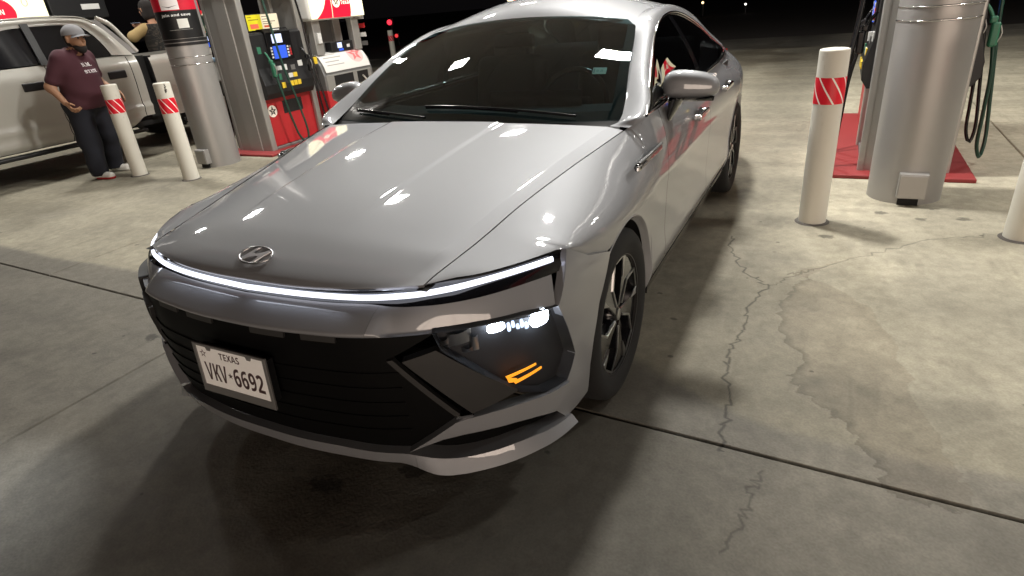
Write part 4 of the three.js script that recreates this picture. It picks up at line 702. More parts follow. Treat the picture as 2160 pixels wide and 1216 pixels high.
function makeServiceUnit(label, sign, pos) {
  const p = thing('service_unit', label, 'service unit', pos, 0, 'island service units'), L = 1.02;
  const side = [[-0.26, 0.62], [0.27, 0.62], [0.275, 0.80], [0.235, 0.94], [0.15, 1.045], [0.06, 1.075], [-0.26, 1.075]];
  part('body', prof(side, L), M.steelDark, p);
  part('lower_cabinet', rbox(0.56, 0.58, L + 0.01, 0.012, 0, 0.32, 0), M.red, p); part('plinth', rbox(0.54, 0.05, L - 0.04, 0.01, 0, 0.025, 0), M.steelDark, p);
  const t = canvasTex(512, 256, (g, w, h) => { g.fillStyle = '#dcdad6'; g.fillRect(0, 0, w, h); g.fillStyle = '#9a9794'; for (let i = 0; i < 5; i++) g.fillRect(40, 50 + i * 34, 190 - (i % 2) * 40, 9); starDisc(g, 400, 120, 84, '#e9b9b6', '#d86a6c'); });
  const tm = new THREE.MeshStandardMaterial({ map: t, roughness: 0.4, side: THREE.DoubleSide });
  const pc = curve([[0.288, 0.84, 0], [0.250, 0.952, 0], [0.165, 1.062, 0], [0.07, 1.086, 0]]);
  part('sloped_panel', grid((u, v) => { const q = pc.getPoint(v); return [q.x, q.y, lerp(0.47, -0.48, u)]; }, 4, 14), tm, p);
  const bin = part('bin_front', rbox(0.02, 0.21, 0.96, 0.006, 0.275, 0.70, 0), M.steel, p);
  for (const [z, w] of [[0.13, 0.40], [-0.28, 0.24]]) part('bin_opening', box(0.02, 0.155, w, 0.278, 0.71, z), M.black, bin);
  part('squeegee', tube([[0.293, 0.66, -0.33], [0.30, 0.72, -0.26]], 0.012, 8, 8), M.white, p);
  for (const [x, z] of [[0.15, L / 2 - 0.12], [-0.2, L / 2 - 0.12], [0.15, -L / 2 + 0.1], [-0.2, -L / 2 + 0.1]]) part('upright', rbox(0.10, 0.46, 0.15, 0.01, x, 1.30, z), M.steel, p);
  part('back_panel', box(0.03, 0.42, L - 0.1, -0.22, 1.28, 0), M.steelDark, p);
  const tr = part('pay_terminal', rbox(0.12, 0.13, 0.46, 0.01, 0.10, 1.145, -0.10), M.black, p);
  part('terminal_screen', box(0.006, 0.07, 0.09, 0.163, 1.16, -0.04), M.paleScreen, tr); part('terminal_button', box(0.006, 0.028, 0.09, 0.164, 1.10, -0.06), M.blueScreen, tr); part('terminal_label', box(0.006, 0.04, 0.06, 0.163, 1.14, -0.22), M.offWhite, tr);
  part('call_box', rbox(0.03, 0.13, 0.07, 0.006, 0.215, 1.28, L / 2 - 0.12), M.offWhite, p);
  part('yellow_tag', rbox(0.02, 0.09, 0.06, 0.005, 0.25, 1.02, L / 2 + 0.08), M.yellow, p);
  const v = part('sign_box', rbox(0.58, 0.44, L + 0.10, 0.05, 0, 1.72, 0), M.offWhite, p);
  for (const s of [1, -1]) part('lit_sign', new THREE.PlaneGeometry(L + 0.06, 0.40).rotateY(s * Math.PI / 2).translate(s * 0.2925, 1.72, 0), sign, v);
  for (let i = 0; i < 5; i++) part('side_sticker', box(0.16, 0.06, 0.006, 0.16, 1.62 - i * 0.12, -L / 2 - 0.056), [M.red, M.offWhite, M.red, M.offWhite, M.steelDark][i], p);
  return p;
}
const pumpL = makePump('fuel_pump', 'fuel pump with black face, red base and lit blue screen left of the sedan', sign6, [-5.12, 0, -4.97]);
const pumpR = copyOf(pumpL, 'fuel pump behind the round column on the right island', [2.10, 0, -4.98]);
const unitL = makeServiceUnit('grey service unit with white sloped top and lit red and cream sign', sign8, [-4.99, 0, -6.08]);
const unitR = copyOf(unitL, 'service unit behind the pump on the right island, mostly hidden', [2.10, 0, -6.30]);
const pumpFar = makePump('fuel_pump', 'far fuel pump with a red oval sign, seen between column and pump', ovalMat, [-12.35, -0.42, -9.72]);
pumpFar.position.y = 0;
copyOf(unitL, 'far service unit whose lit cream and red sign shows above the white pickup', [-12.35, 0, -5.77]);
{
  const b = thing('equipment_box', 'black box with a white label, high above the white pickup', 'box', [-12.3, 0, -6.95]);
  part('cabinet', rbox(0.4, 0.60, 1.10, 0.02, 0, 2.25, 0), M.black, b); part('post', rbox(0.12, 1.96, 0.12, 0.01, 0, 0.98, 0), M.steelDark, b); part('label', rbox(0.01, 0.10, 0.36, 0.003, 0.204, 2.16, -0.22), M.offWhite, b);
  const q = thing('squeegee_bin', 'small white and pale blue bin seen between the round column and the red pump', 'bin', [-5.62, 0, -4.66]);
  part('bin', rbox(0.22, 0.24, 0.20, 0.02, 0, 1.02, 0), M.offWhite, q); part('lid', rbox(0.24, 0.05, 0.22, 0.015, 0, 1.165, 0), mat(0.30, 0.45, 0.62, 0.4), q); part('post', rbox(0.05, 0.90, 0.05, 0.006, 0, 0.45, 0), M.steelDark, q);
}
scene.getObjectByName('service_unit_002').traverse(o => { if (o.name === 'lit_sign') o.material = ovalMat; if (['sign_box', 'lit_sign'].includes(o.name) && o.name === 'sign_box') o.position.y = 0.42; if (o.name === 'upright') { o.scale.y = 1.55; o.position.y = -0.58; } });
copyOf(unitL, 'grey service unit showing just above the sedan roof', [-3.45, 0, -10.15], Math.PI / 2);
for (const [x, w, z0, z1, l] of [[2.09, 0.95, -4.34, -6.95, 'red painted pad under the pump on the right island'], [-5.12, 0.95, -4.30, -6.75, 'red painted pad under the pump on the left island']]) {
  const t = thing('island_pad', l, 'pad', [x, 0, (z0 + z1) / 2], 0, 'red island pads'); part('pad', rbox(w, 0.03, z0 - z1, 0.008, 0, 0.015, 0), M.redPad, t);
}
// lit price board and lamps by the far pump
{
  const t = canvasTex(256, 128, (g, w, h) => { g.fillStyle = '#7a0610'; g.fillRect(0, 0, w, h); g.fillStyle = '#f02018'; g.fillRect(0, 0, 190, h); g.fillStyle = '#ffe23a'; g.font = 'bold 74px monospace'; g.fillText('301', 18, 88); });
  const b = thing('price_board', 'small glowing red board with yellow figures above the far pump', 'sign', [-11.7, 0, -9.75]);
  part('panel', rbox(0.06, 0.36, 0.72, 0.01, 0, 2.13, 0), M.black, b); part('lit_face', new THREE.PlaneGeometry(0.68, 0.32).rotateY(Math.PI / 2).translate(0.033, 2.13, 0), lit(t, 1.4), b);
  part('green_lamp', rbox(0.04, 0.11, 0.40, 0.03, 0.02, 1.90, 0.02), mat(0.05, 0.5, 0.2, 0.4, 0, { emissive: col(0.02, 0.9, 0.25), emissiveIntensity: 1.2 }), b);
  part('stand', cyl(0.03, 1.95, -0.02, 0.975, 0, 16), M.steelDark, b);
  part('amber_lamp', new THREE.SphereGeometry(0.03, 16, 12).translate(0.03, 1.33, 0.28), M.amber, b); part('lamp_arm', box(0.02, 0.02, 0.30, -0.0, 1.33, 0.14), M.steelDark, b);
}

// ---------------------------------------------------------------- white crew cab pickup (forward is +z), its right flank... seen side towards the pumps
{
  const t = thing('pickup_truck', 'white crew cab pickup beside the man, partly out of frame', 'pickup', [-7.85, 0, -3.4], 0);
  const X = 0.95, body = (name, z0, z1, f, nw = 24, nz = 24) => { const g = grid((u, v) => f(lerp(z0, z1, u), v), nz, nw); return [part(name, g, M.truckWhite, t), part(name, mirrored(g), M.truckWhite, t)]; };
  const flank = tab([[0.36, -0.05], [0.42, -0.01], [0.47, 0.022], [0.50, 0.006], [0.60, 0.010], [0.64, 0.030], [0.67, 0.002], [0.80, 0.004], [1.0, 0.012], [1.18, 0.004], [1.27, -0.03], [1.31, -0.055]]);
  const side = (z, v, lo = 0.40, hi = 1.30) => { const y = lerp(hi, lo, v); return [X + flank(y), y, z]; };
  const dF = body('front_door', 1.22, 0.115, (z, v) => side(z, v)), dR = body('rear_door', 0.105, -0.90, (z, v) => side(z, v, z < -0.62 ? lerp(0.40, 0.52, sst(-0.62, -0.9, z)) : 0.40));
  body('cab_corner', -0.91, -1.03, (z, v) => side(z, v, 0.52));
  const fenderLow = z => { const d = 0.47 ** 2 - (z - 1.95) ** 2; return Math.max(0.42, d > 0 ? 0.40 + Math.sqrt(d) : 0); };
  body('fender', 2.85, 1.23, (z, v) => { const p = side(z, v, fenderLow(z), 1.22); return [p[0] - 0.10 * sst(2.5, 2.9, z), p[1], p[2]]; }, 20, 50);
  const bedLow = z => { const d = 0.47 ** 2 - (z + 2.15) ** 2; return Math.max(0.46, d > 0 ? 0.40 + Math.sqrt(d) : 0); };
  body('bed_side', -1.20, -3.05, (z, v) => side(z, v, bedLow(z), 1.27), 20, 60);
  part('bed', merge(box(1.86, 0.06, 1.85, 0, 0.80, -2.12), box(1.86, 0.5, 0.05, 0, 1.02, -1.22), box(1.86, 0.72, 0.06, 0, 0.90, -3.06)), M.black, t);
  part('chassis', merge(box(1.5, 0.22, 5.6, 0, 0.48, -0.1), box(1.8, 0.06, 2.2, 0, 0.42, 0.1), box(1.72, 0.8, 0.14, 0, 0.88, -1.115)), M.dark, t);
  // cab upper: roof profile, with the glass leaning in
  const roofE = tab([[0.95, 1.30], [0.62, 1.66], [0.45, 1.775], [0.15, 1.81], [-0.4, 1.80], [-0.62, 1.76], [-0.80, 1.62], [-1.02, 1.31]]);
  const up = y => X - 0.045 - 0.30 * (y - 1.30);
  const ring = [[0.98, 1.30], [0.60, 1.68], [0.42, 1.79], [0.1, 1.815], [-0.4, 1.805], [-0.64, 1.765], [-0.78, 1.66], [-0.90, 1.50], [-1.02, 1.30]], win = [[0.84, 1.325], [0.52, 1.635], [0.38, 1.70], [0.08, 1.725], [-0.36, 1.72], [-0.53, 1.69], [-0.62, 1.60], [-0.70, 1.46], [-0.74, 1.325]];
  const rc = curve(ring.map(([z, y]) => [0, y, z])), wc = curve(win.map(([z, y]) => [0, y, z]));
  const frame = grid((u, v) => { const a = rc.getPoint(u), b = wc.getPoint(u), y = lerp(a.y, b.y, v), c = 0.02 * Math.sin(Math.PI * Math.min(1, v * 1.5)); return [up(y) + c + 0.004, y, lerp(a.z, b.z, v)]; }, 60, 8);
  part('window_frame', frame, M.truckWhite, t); part('window_frame', mirrored(frame), M.truckWhite, t);
  const rg = grid((u, v) => { const a = rc.getPoint(u), k = lerp(-1, 1, v); return [k * (up(a.y) + 0.004), a.y + 0.035 * (1 - k * k) * sst(1.3, 1.75, a.y), a.z]; }, 60, 12);
  part('roof', rg, M.truckWhite, t);
  part('windshield', grid((u, v) => { const a = rc.getPoint(lerp(0.015, 0.205, v)); return [lerp(-1, 1, u) * (up(a.y) - 0.06), a.y + 0.02, a.z + 0.012]; }, 10, 6), M.truckGlass, t);
  part('rear_glass', grid((u, v) => { const a = rc.getPoint(lerp(0.97, 0.80, v)); return [lerp(-1, 1, u) * (up(a.y) - 0.10), a.y + 0.01, a.z - 0.012]; }, 10, 6), M.truckGlass, t);
  const glass = (z0, z1) => { const lo = 1.325, top = z => { let best = lo; for (let i = 0; i < 200; i++) { const q = wc.getPoint(i / 199); if (Math.abs(q.z - z) < 0.02) best = Math.max(best, q.y); } return best; }; const g = grid((u, v) => { const z = lerp(z0, z1, u), y = lerp(lo - 0.01, top(z), v); return [up(y) - 0.004, y, z]; }, 24, 6); part('side_window', g, M.truckGlass, t); part('side_window', mirrored(g), M.truckGlass, t); };
  glass(0.83, 0.14); glass(0.06, -0.735);
  for (const s of [1, -1]) {
    part('door_post', box(0.02, 0.48, 0.085, 0, 0, 0).rotateZ(s * 0.29).translate(s * 0.857, 1.53, 0.10), M.black, t);
    part('drip_rail', tube([[0.55, 1.735], [0.38, 1.80], [0.1, 1.826], [-0.4, 1.816], [-0.60, 1.79], [-0.72, 1.72]].map(([z, y]) => [s * (up(y) + 0.012), y, z]), 0.008, 40, 6), M.truckWhite, t);
    // rear corner of the cab: a leaning pillar behind a strip of grey glass
    part('rear_pillar', tube([[-0.80, 1.78], [-0.93, 1.70], [-1.04, 1.50], [-1.12, 1.33]].map(([z, y]) => [s * (up(y) - 0.03), y, z]), 0.030, 24, 8), M.truckWhite, t);
    part('corner_glass', grid((u, v) => { const y = lerp(1.32, 1.76, u), z0 = lerp(-1.02, -0.68, u), z1 = lerp(-1.12, -0.80, u); return [s * (up(y) - 0.02), y, lerp(z0, z1, v)]; }, 8, 2), M.steelDark, t);
    [dF, dR].forEach((d, i) => part('door_handle', rbox(0.026, 0.095, 0.24, 0.014, s * 0.964, 1.085, i ? -0.69 : 0.33), M.black, d[s > 0 ? 0 : 1]));
    part('side_step', rbox(0.10, 0.05, 2.0, 0.02, s * 0.93, 0.345, 0.15), M.black, t);
    part('wing_mirror', merge(rbox(0.16, 0.24, 0.10, 0.03, s * 1.11, 1.36, 0.98), box(0.16, 0.03, 0.03, s * 1.0, 1.32, 0.98)), M.black, t);
    part('headlamp', rbox(0.26, 0.2, 0.05, 0.02, s * 0.66, 0.92, 2.86), M.offWhite, t);
    part('tail_lamp', rbox(0.14, 0.34, 0.04, 0.02, s * 0.86, 1.02, -3.09), M.tailRed, t);
    for (const z of [1.95, -2.15]) { const w = part('wheel', new THREE.LatheGeometry([[0.2, -0.12], [0.3, -0.13], [0.37, -0.12], [0.39, -0.09], [0.39, 0.09], [0.37, 0.12], [0.3, 0.13], [0.21, 0.12]].map(p => new THREE.Vector2(...p)), 40).rotateZ(Math.PI / 2).translate(s * 0.80, 0.39, z), M.rubber, t); part('rim', new THREE.LatheGeometry([[0, s * 0.06], [0.08, s * 0.09], [0.16, s * 0.06], [0.215, s * 0.115]].map(p => new THREE.Vector2(...p)), 30).rotateZ(-Math.PI / 2).translate(s * 0.80, 0.39, z), M.steel, w); }
  }
  part('hood', grid((u, v) => { const k = lerp(-1, 1, u), z = lerp(0.95, 2.88, v); return [k * (0.95 - 0.10 * sst(2.5, 2.9, z)), 1.22 + 0.07 * (1 - k * k) + 0.07 * (1 - v) * (1 - k * k) - 0.10 * sst(2.6, 2.9, z), z]; }, 16, 16), M.truckWhite, t);
  part('front_grille', rbox(1.1, 0.32, 0.08, 0.03, 0, 0.92, 2.84), M.black, t); part('front_bumper', rbox(1.9, 0.24, 0.2, 0.06, 0, 0.62, 2.92), M.chrome, t); part('rear_bumper', rbox(1.85, 0.2, 0.16, 0.05, 0, 0.58, -3.16), M.chrome, t);
  part('nose', rbox(1.7, 0.55, 0.1, 0.04, 0, 0.92, 2.78), M.truckWhite, t);
}

// ---------------------------------------------------------------- people
function capsule(p, a, b, ra, rb) { const bx = b[0] - a[0], by = b[1] - a[1], bz = b[2] - a[2], L = bx * bx + by * by + bz * bz || 1e-9, t = clamp(((p[0] - a[0]) * bx + (p[1] - a[1]) * by + (p[2] - a[2]) * bz) / L, 0, 1); return Math.hypot(p[0] - a[0] - bx * t, p[1] - a[1] - by * t, p[2] - a[2] - bz * t) - lerp(ra, rb, t); }
function field(bones, k) { return p => { let d = 1e9; for (const [a, b, ra, rb, sz] of bones) { const q = capsule(p, a, b, ra, rb); const h = Math.max(k - Math.abs(d - q), 0) / k; d = Math.min(d, q) - h * h * k * 0.25; } return d; }; }
function meshField(f, lo, hi, cell) {
  const size = Math.max(hi[0] - lo[0], hi[1] - lo[1], hi[2] - lo[2]) / 2, c = lo.map((v, i) => (v + hi[i]) / 2), n = Math.ceil(2 * size / cell) + 4;
  const mc = new MarchingCubes(n, new THREE.MeshStandardMaterial(), false, false, 400000), half = size * n / (n - 4); mc.isolation = 0;
  for (let z = 0; z < n; z++) for (let y = 0; y < n; y++) for (let x = 0; x < n; x++) {
    const p = [c[0] + (x - n / 2) / (n / 2) * half, c[1] + (y - n / 2) / (n / 2) * half, c[2] + (z - n / 2) / (n / 2) * half];
    let out = 0; for (let i = 0; i < 3; i++) out = Math.max(out, lo[i] - p[i], p[i] - hi[i]);
    mc.field[x + y * n + z * n * n] = out > 0.03 ? -1 : -f(p);
  }
  mc.update(); const g = new THREE.BufferGeometry(), P = mc.positionArray.slice(0, mc.count * 3), Nn = new Float32Array(mc.count * 3), e = 0.002;
  for (let i = 0; i < mc.count; i++) { const p = [0, 1, 2].map(k => c[k] + P[3 * i + k] * half); for (let k = 0; k < 3; k++) { P[3 * i + k] = p[k]; const a = p.slice(), b = p.slice(); a[k] += e; b[k] -= e; Nn[3 * i + k] = f(a) - f(b); } const L = Math.hypot(Nn[3 * i], Nn[3 * i + 1], Nn[3 * i + 2]) || 1; for (let k = 0; k < 3; k++) Nn[3 * i + k] /= L; }
  g.setAttribute('position', new THREE.BufferAttribute(P, 3)); g.setAttribute('normal', new THREE.BufferAttribute(Nn, 3)); g.setAttribute('uv', new THREE.BufferAttribute(new Float32Array(mc.count * 2), 2)); return g;
}
const skin = mat(0.30, 0.15, 0.085, 0.6), skinTan = mat(0.36, 0.19, 0.11, 0.6);
// a hand: palm and five bent fingers; w wrist, dir along the hand, pal palm normal, th thumb side
function hand(w, dir, pal, th, curl) {
  const D = V(...dir).normalize(), Tn = V(...th).normalize(), Pn = V(...pal).normalize(), at = (a, b, c) => [w[0] + D.x * a + Tn.x * b + Pn.x * c, w[1] + D.y * a + Tn.y * b + Pn.y * c, w[2] + D.z * a + Tn.z * b + Pn.z * c], B = [];
  for (const b of [-0.026, -0.009, 0.009, 0.026]) B.push([at(0.01, b * 0.6, 0), at(0.085, b, 0), 0.016, 0.013]);
  [[-0.03, 0.060, 0.0088], [-0.010, 0.072, 0.0094], [0.010, 0.078, 0.0096], [0.030, 0.070, 0.0094]].forEach(([b, L, r]) => { const a = [0.4, 1.0, 1.5].map(x => x * curl); let x = 0.088, c = 0, s = 0, prev = at(x, b, c); for (let i = 0; i < 3; i++) { s += curl * 0.55; x += Math.cos(s) * L * 0.42; c += Math.sin(s) * L * 0.42; const nx = at(x, b, c); B.push([prev, nx, r, r * 0.92]); prev = nx; } });
  B.push([at(0.02, 0.028, 0.008), at(0.055, 0.05, 0.022), 0.013, 0.011], [at(0.055, 0.05, 0.022), at(0.085, 0.046, 0.040), 0.0105, 0.009]); return B;
}
function head(c, yaw, r = 1) {                         // bones of a head that looks along +x turned by yaw; c is its centre
  const cs = Math.cos(yaw), sn = Math.sin(yaw), at = (f, u, s) => [c[0] + (f * cs + s * sn) * r, c[1] + u * r, c[2] + (-f * sn + s * cs) * r];
  return { at, bones: [[at(-0.015, 0.035, 0), at(-0.01, 0.03, 0), 0.098, 0.098], [at(0.02, -0.03, 0), at(0.03, -0.07, 0), 0.072, 0.052], [at(0.05, -0.035, 0.015), at(0.05, -0.035, -0.015), 0.045, 0.045], [at(0.094, 0.012, 0), at(0.116, -0.022, 0), 0.010, 0.016], [at(0.075, 0.035, 0.03), at(0.075, 0.035, -0.03), 0.020, 0.020], [at(0.086, -0.058, 0.016), at(0.086, -0.058, -0.016), 0.012, 0.012], [at(0, 0.02, 0.098), at(-0.008, -0.02, 0.094), 0.014, 0.011], [at(0, 0.02, -0.098), at(-0.008, -0.02, -0.094), 0.014, 0.011]] };
}
{
  const man = thing('person', 'man in grey cap, maroon T-shirt and dark jeans standing by the white pickup', 'person', [-6.33, 0, -3.25], 0.30);
  const sR = [0.07, 1.345, 0.195], eR = [-0.05, 1.085, 0.315], wR = [0.10, 0.905, 0.345], sL = [0.07, 1.345, -0.195], eL = [0.0, 1.08, -0.31], wL = [0.22, 0.96, -0.27];
  const hips = [[[0, 0.86, 0.09], [0, 0.86, -0.09], 0.145, 0.145]], torso = [[[0.03, 0.90, 0.06], [0.08, 1.26, 0.09], 0.155, 0.120], [[0.03, 0.90, -0.06], [0.08, 1.26, -0.09], 0.155, 0.120], [[0.10, 1.00, 0.0], [0.11, 1.14, 0], 0.165, 0.145], [[0.06, 1.36, 0.15], [0.06, 1.36, -0.15], 0.070, 0.070], [[0.06, 1.36, 0], [0.14, 1.44, 0], 0.075, 0.062]];
  const legs = [[[0.0, 0.86, 0.095], [0.03, 0.47, 0.155], 0.112, 0.078], [[0.03, 0.47, 0.155], [0.05, 0.085, 0.195], 0.074, 0.052], [[0.0, 0.86, -0.095], [0.01, 0.47, -0.145], 0.112, 0.078], [[0.01, 0.47, -0.145], [-0.06, 0.085, -0.18], 0.074, 0.052]];
  const arms = [[sR, eR, 0.060, 0.048], [eR, wR, 0.046, 0.030], [sL, eL, 0.060, 0.048], [eL, wL, 0.046, 0.030]];
  const H = head([0.20, 1.545, 0], -0.15, 1.0), feet = [[[0.03, 0.045, 0.195], [0.20, 0.035, 0.215], 0.042, 0.038], [[-0.08, 0.045, -0.18], [0.08, 0.035, -0.20], 0.042, 0.038]];
  const bodyF = field([...hips, ...torso, ...legs, ...arms, ...feet, [[0.13, 1.42, 0], [0.18, 1.50, 0], 0.058, 0.056]], 0.05), headF = field([...H.bones, [[0.13, 1.42, 0], [0.18, 1.50, 0], 0.058, 0.056]], 0.022), hR = field(hand(wR, [0.6, -0.75, 0.05], [0.5, 0.3, -0.6], [0.5, 0.5, 0.5], 1.0), 0.008), hL = field(hand(wL, [0.8, -0.5, 0.1], [0.2, -0.6, 0.5], [0.4, 0.6, 0.3], 0.7), 0.008);
  part('body', merge(meshField(bodyF, [-0.3, 0, -0.42], [0.36, 1.46, 0.42], 0.016), meshField(headF, [0.03, 1.40, -0.15], [0.36, 1.70, 0.15], 0.006), meshField(hR, [wR[0] - 0.1, wR[1] - 0.2, wR[2] - 0.12], [wR[0] + 0.2, wR[1] + 0.06, wR[2] + 0.12], 0.004), meshField(hL, [wL[0] - 0.06, wL[1] - 0.18, wL[2] - 0.12], [wL[0] + 0.22, wL[1] + 0.1, wL[2] + 0.12], 0.004)), skinTan, man);
  const infl = (b, d) => b.map(([p, q, r, s]) => [p, q, r + d, s + d]), cut = (f, lim) => p => Math.max(f(p), lim(p));
  const wob = (p, k, a) => a * (Math.sin(p[1] * k + 5 * p[2]) * Math.sin(p[0] * k * 0.8 + p[1] * 7) + 0.6 * Math.sin(p[2] * k * 1.3 - p[1] * k * 0.5));
  const shirtB = field(infl([...torso.map(([p, q, r, s]) => [p, q, r + 0.012, s + 0.006]), [sR, [lerp(sR[0], eR[0], 0.72), lerp(sR[1], eR[1], 0.72), lerp(sR[2], eR[2], 0.72)], 0.066, 0.064], [sL, [lerp(sL[0], eL[0], 0.72), lerp(sL[1], eL[1], 0.72), lerp(sL[2], eL[2], 0.72)], 0.066, 0.064], ...hips], 0.014), 0.05);
  const shirtF = cut(p => shirtB(p) + wob(p, 26, 0.004), p => Math.max(0.80 - p[1], Math.min(p[1] - 1.40 + 0.4 * Math.max(0, p[0] - 0.12), 0.082 - Math.hypot(p[0] - 0.125, p[2]))));
  part('t_shirt', meshField(shirtF, [-0.3, 0.74, -0.45], [0.4, 1.52, 0.45], 0.012), mat(0.060, 0.016, 0.024, 0.9, 0, { bumpMap: grainTex, bumpScale: 0.001 }), man);
  const baggy = legs.map(([p, q, r, s], i) => [p, q, r + (i % 2 ? 0.022 : 0.004), s + (i % 2 ? 0.030 : 0.022)]), jeansB = field(infl([...hips, ...baggy], 0.017), 0.05);
  part('jeans', meshField(cut(p => jeansB(p) + wob(p, 21, 0.006), p => Math.max(p[1] - 0.90, 0.045 - p[1])), [-0.3, 0.0, -0.35], [0.3, 0.95, 0.35], 0.013), mat(0.007, 0.008, 0.014, 0.9), man);
  feet.forEach((b, i) => { const s = part('shoe', meshField(cut(field(infl([b, [[b[0][0] - 0.03, 0.04, b[0][2]], [b[0][0], 0.09, b[0][2]], 0.038, 0.045]], 0.008), 0.03), p => 0.012 - p[1]), [b[0][0] - 0.12, 0, b[0][2] - 0.1], [b[1][0] + 0.1, 0.16, b[1][2] + 0.1], 0.008), M.white, man); part('sole', meshField(cut(field(infl([b], 0.014), 0.02), p => Math.max(p[1] - 0.026, 0.001 - p[1])), [b[0][0] - 0.1, -0.02, b[0][2] - 0.1], [b[1][0] + 0.1, 0.06, b[1][2] + 0.1], 0.007), i ? M.white : M.red, s); });
  const crownF = cut(field([[H.at(-0.018, 0.05, 0), H.at(-0.014, 0.048, 0), 0.108, 0.108], [H.at(0.03, 0.055, 0), H.at(0.03, 0.055, 0), 0.085, 0.085]], 0.03), p => H.at(0, 0.045, 0)[1] - p[1]);
  const cap = part('cap', meshField(crownF, [0.05, 1.56, -0.14], [0.36, 1.72, 0.14], 0.006), mat(0.24, 0.24, 0.25, 0.9), man);
  part('cap_brim', grid((u, v) => { const a = lerp(-1.15, 1.15, u), r = lerp(0.09, 0.185 - 0.05 * (Math.abs(a) / 1.15) ** 3, v); return H.at(0.005 + r * Math.cos(a) * 1.0, 0.052 - 0.022 * v - 0.02 * Math.sin(a) ** 2 * v, r * 0.78 * Math.sin(a)); }, 20, 6), mat(0.22, 0.22, 0.23, 0.9), cap);
  part('beard', meshField(cut(field([[H.at(0.03, -0.085, 0), H.at(0.055, -0.105, 0), 0.056, 0.044], [H.at(0.0, -0.03, 0.075), H.at(0.04, -0.09, 0.03), 0.026, 0.03], [H.at(0.0, -0.03, -0.075), H.at(0.04, -0.09, -0.03), 0.026, 0.03]], 0.03), p => p[1] - (H.at(0, -0.062, 0)[1] - 0.1 * Math.max(0, p[0] - 0.29))), [0.05, 1.36, -0.15], [0.36, 1.56, 0.15], 0.006), mat(0.012, 0.009, 0.008, 0.95), man);
  part('hair', meshField(cut(field([[H.at(-0.025, 0.03, 0), H.at(-0.025, 0.0, 0), 0.103, 0.096]], 0.02), p => Math.max(p[0] - 0.185, p[1] - 1.60, 1.47 - p[1])), [0.02, 1.42, -0.14], [0.22, 1.64, 0.14], 0.007), mat(0.010, 0.008, 0.007, 0.95), man);
  for (const s of [0.032, -0.032]) part('eye', new THREE.SphereGeometry(0.011, 12, 10).translate(...H.at(0.088, 0.012, s)), mat(0.05, 0.04, 0.035, 0.3), man);
  // white print on the shirt, laid on the cloth
  const pt = canvasTex(256, 160, (g, w, h) => { g.clearRect(0, 0, w, h); g.fillStyle = '#e8e2e4'; g.font = 'bold 58px serif'; g.textAlign = 'center'; g.fillText('N.M.', 128, 56); g.font = 'bold 50px serif'; g.fillText('STATE', 128, 132); });
  const pm = new THREE.MeshStandardMaterial({ map: pt, alphaMap: null, transparent: true, alphaTest: 0.4, roughness: 0.9, side: THREE.DoubleSide });
  part('shirt_print', grid((u, v) => { const z = lerp(0.13, -0.13, u), y = lerp(1.16, 1.31, v); let x = 0.42; for (let i = 0; i < 60; i++) { const d = shirtF([x, y, z]); if (d < 0.004) break; x -= Math.max(0.002, d * 0.6); } return [x, y, z]; }, 20, 14), pm, man);
}
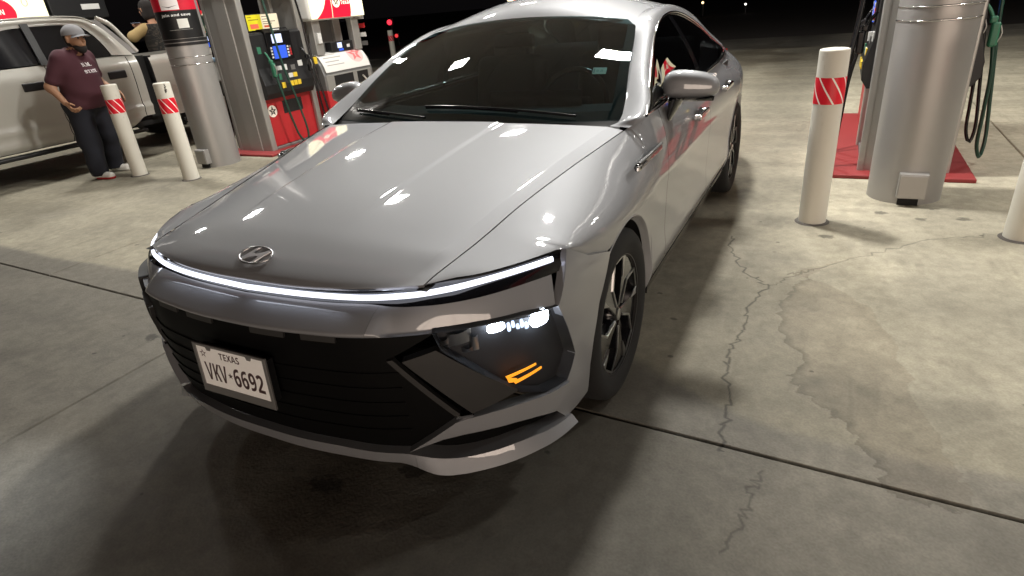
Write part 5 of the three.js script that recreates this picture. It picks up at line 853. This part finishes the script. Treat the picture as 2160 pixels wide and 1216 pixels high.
{
  const p2 = thing('person', 'person in a dark patterned top and tan sleeves holding a phone behind the pickup', 'person', [-9.05, 0, -6.35], 3.4); p2.scale.setScalar(1.09);
  const sR = [0.05, 1.50, 0.2], eR = [0.22, 1.46, 0.36], wR = [0.34, 1.53, 0.14], sL = [0.05, 1.50, -0.2], eL = [0.18, 1.40, -0.34], wL = [0.34, 1.49, 0.02];
  const torso = [[[0, 1.0, 0.07], [0.04, 1.42, 0.1], 0.14, 0.12], [[0, 1.0, -0.07], [0.04, 1.42, -0.1], 0.14, 0.12], [[0.04, 1.50, 0.16], [0.04, 1.50, -0.16], 0.07, 0.07]], legs = [[[0, 0.95, 0.09], [0.02, 0.5, 0.1], 0.11, 0.075], [[0.02, 0.5, 0.1], [0, 0.06, 0.11], 0.072, 0.05], [[0, 0.95, -0.09], [0.02, 0.5, -0.1], 0.11, 0.075], [[0.02, 0.5, -0.1], [0, 0.06, -0.11], 0.072, 0.05]], arms = [[sR, eR, 0.062, 0.052], [eR, wR, 0.05, 0.034], [sL, eL, 0.062, 0.052], [eL, wL, 0.05, 0.034]];
  const H = head([0.10, 1.76, 0], 0, 1), feet = [[[-0.03, 0.04, 0.11], [0.14, 0.035, 0.12], 0.042, 0.038], [[-0.03, 0.04, -0.11], [0.14, 0.035, -0.12], 0.042, 0.038]];
  const neck = [[0.05, 1.55, 0], [0.08, 1.68, 0], 0.06, 0.056], infl = (b, d) => b.map(([p, q, r, s]) => [p, q, r + d, s + d]);
  part('body', merge(meshField(field([...torso, ...legs, ...arms, ...feet, neck], 0.05), [-0.3, 0, -0.45], [0.45, 1.62, 0.48], 0.020), meshField(field([...H.bones, neck], 0.022), [-0.06, 1.56, -0.14], [0.26, 1.92, 0.14], 0.008), meshField(field(hand(wR, [0.3, 0.2, -0.9], [0.8, 0, 0.3], [0.2, 0.9, 0.1], 0.7), 0.008), [0.2, 1.42, -0.1], [0.5, 1.68, 0.24], 0.005)), skin, p2);
  const tex = canvasTex(128, 128, (g, w, h) => { g.fillStyle = '#16130f'; g.fillRect(0, 0, w, h); for (let i = 0; i < 160; i++) { g.fillStyle = ['#2c2620', '#0a0908', '#3a332a'][i % 3]; g.fillRect(rnd() * w, rnd() * h, 4 + rnd() * 12, 3 + rnd() * 9); } });
  const vest = meshField(p => Math.max(field(infl(torso, 0.018), 0.05)(p), p[1] - 1.56), [-0.3, 0.88, -0.4], [0.3, 1.62, 0.4], 0.018), pa = vest.attributes.position, ua = vest.attributes.uv; for (let i = 0; i < pa.count; i++) ua.setXY(i, pa.getZ(i) * 3, pa.getY(i) * 3); tex.wrapS = tex.wrapT = THREE.RepeatWrapping;
  part('vest', vest, new THREE.MeshStandardMaterial({ map: tex, roughness: 0.9 }), p2);
  part('sleeves', meshField(field(infl([[sR, eR, 0.062, 0.056], [eR, [lerp(eR[0], wR[0], 0.85), lerp(eR[1], wR[1], 0.85), lerp(eR[2], wR[2], 0.85)], 0.056, 0.046], [sL, eL, 0.062, 0.056], [eL, [lerp(eL[0], wL[0], 0.85), lerp(eL[1], wL[1], 0.85), lerp(eL[2], wL[2], 0.85)], 0.056, 0.046]], 0.016), 0.04), [-0.1, 1.26, -0.48], [0.46, 1.62, 0.5], 0.014), mat(0.30, 0.21, 0.09, 0.9), p2);
  part('trousers', meshField(p => Math.max(field(infl(legs, 0.016), 0.05)(p), p[1] - 1.0, 0.05 - p[1]), [-0.3, 0, -0.35], [0.3, 1.04, 0.35], 0.018), mat(0.02, 0.02, 0.022, 0.9), p2);
  part('head_scarf', meshField(p => Math.max(field([[H.at(-0.02, 0.045, 0), H.at(-0.02, -0.06, 0), 0.110, 0.1]], 0.02)(p), (p[0] - 0.165) - 0.2 * (p[1] - 1.80), 1.60 - p[1]), [-0.06, 1.56, -0.14], [0.24, 1.94, 0.14], 0.01), mat(0.012, 0.009, 0.008, 0.95), p2);
  for (const f of feet) part('shoe', meshField(p => Math.max(field(infl([f], 0.012), 0.02)(p), 0.002 - p[1]), [f[0][0] - 0.1, -0.02, f[0][2] - 0.1], [f[1][0] + 0.1, 0.14, f[1][2] + 0.1], 0.012), M.black, p2);
  const ph = thing('phone', 'phone held by the person with tan sleeves', 'phone', [-9.05 + 0.42 * Math.cos(3.4), 1.735, -6.35 - 0.42 * Math.sin(3.4)], 3.4); part('case', rbox(0.075, 0.012, 0.15, 0.005, 0, 0, 0.02), M.black, ph); part('screen', box(0.066, 0.001, 0.138, 0, 0.0068, 0.02), M.paleScreen, ph);
}
// ---------------------------------------------------------------- far lights across the road
{
  const lamp = (name, label, x, y, z, r, c, k, h) => { const t = thing(name, label, name.includes('signal') ? 'signal' : 'street lamp', [x, 0, z]); part('pole', cyl(0.06, y, 0, y / 2, -0.08, 10), M.black, t); part('lamp_head', rbox(r * 3, r * 2.6, 0.12, 0.02, 0, y, -0.04), M.black, t); part('light', new THREE.SphereGeometry(r, 16, 10).translate(0, y, 0.06), mat(0.5, 0.3, 0.2, 0.4, 0, { emissive: c, emissiveIntensity: k }), t); };
  lamp('signal_lamp', 'small bright red lamp far behind the sedan, the upper of two', -19.0, 1.13, -26, 0.13, col(1, 0.03, 0.06), 1.8);
  lamp('signal_lamp', 'small dim red lamp far behind the sedan, the lower of two', -18.69, 0.48, -26, 0.09, col(1, 0.05, 0.06), 0.9);
  lamp('street_lamp', 'tiny warm lamp far away above the sedan tail', -5.0, 0.65, -34, 0.06, col(1, 0.7, 0.35), 3);
  lamp('street_lamp', 'tiny white lamp far away, rightmost over the sedan tail', -2.9, 0.42, -34, 0.05, col(1, 0.95, 0.85), 3);
}
renderer.render(scene, camera);
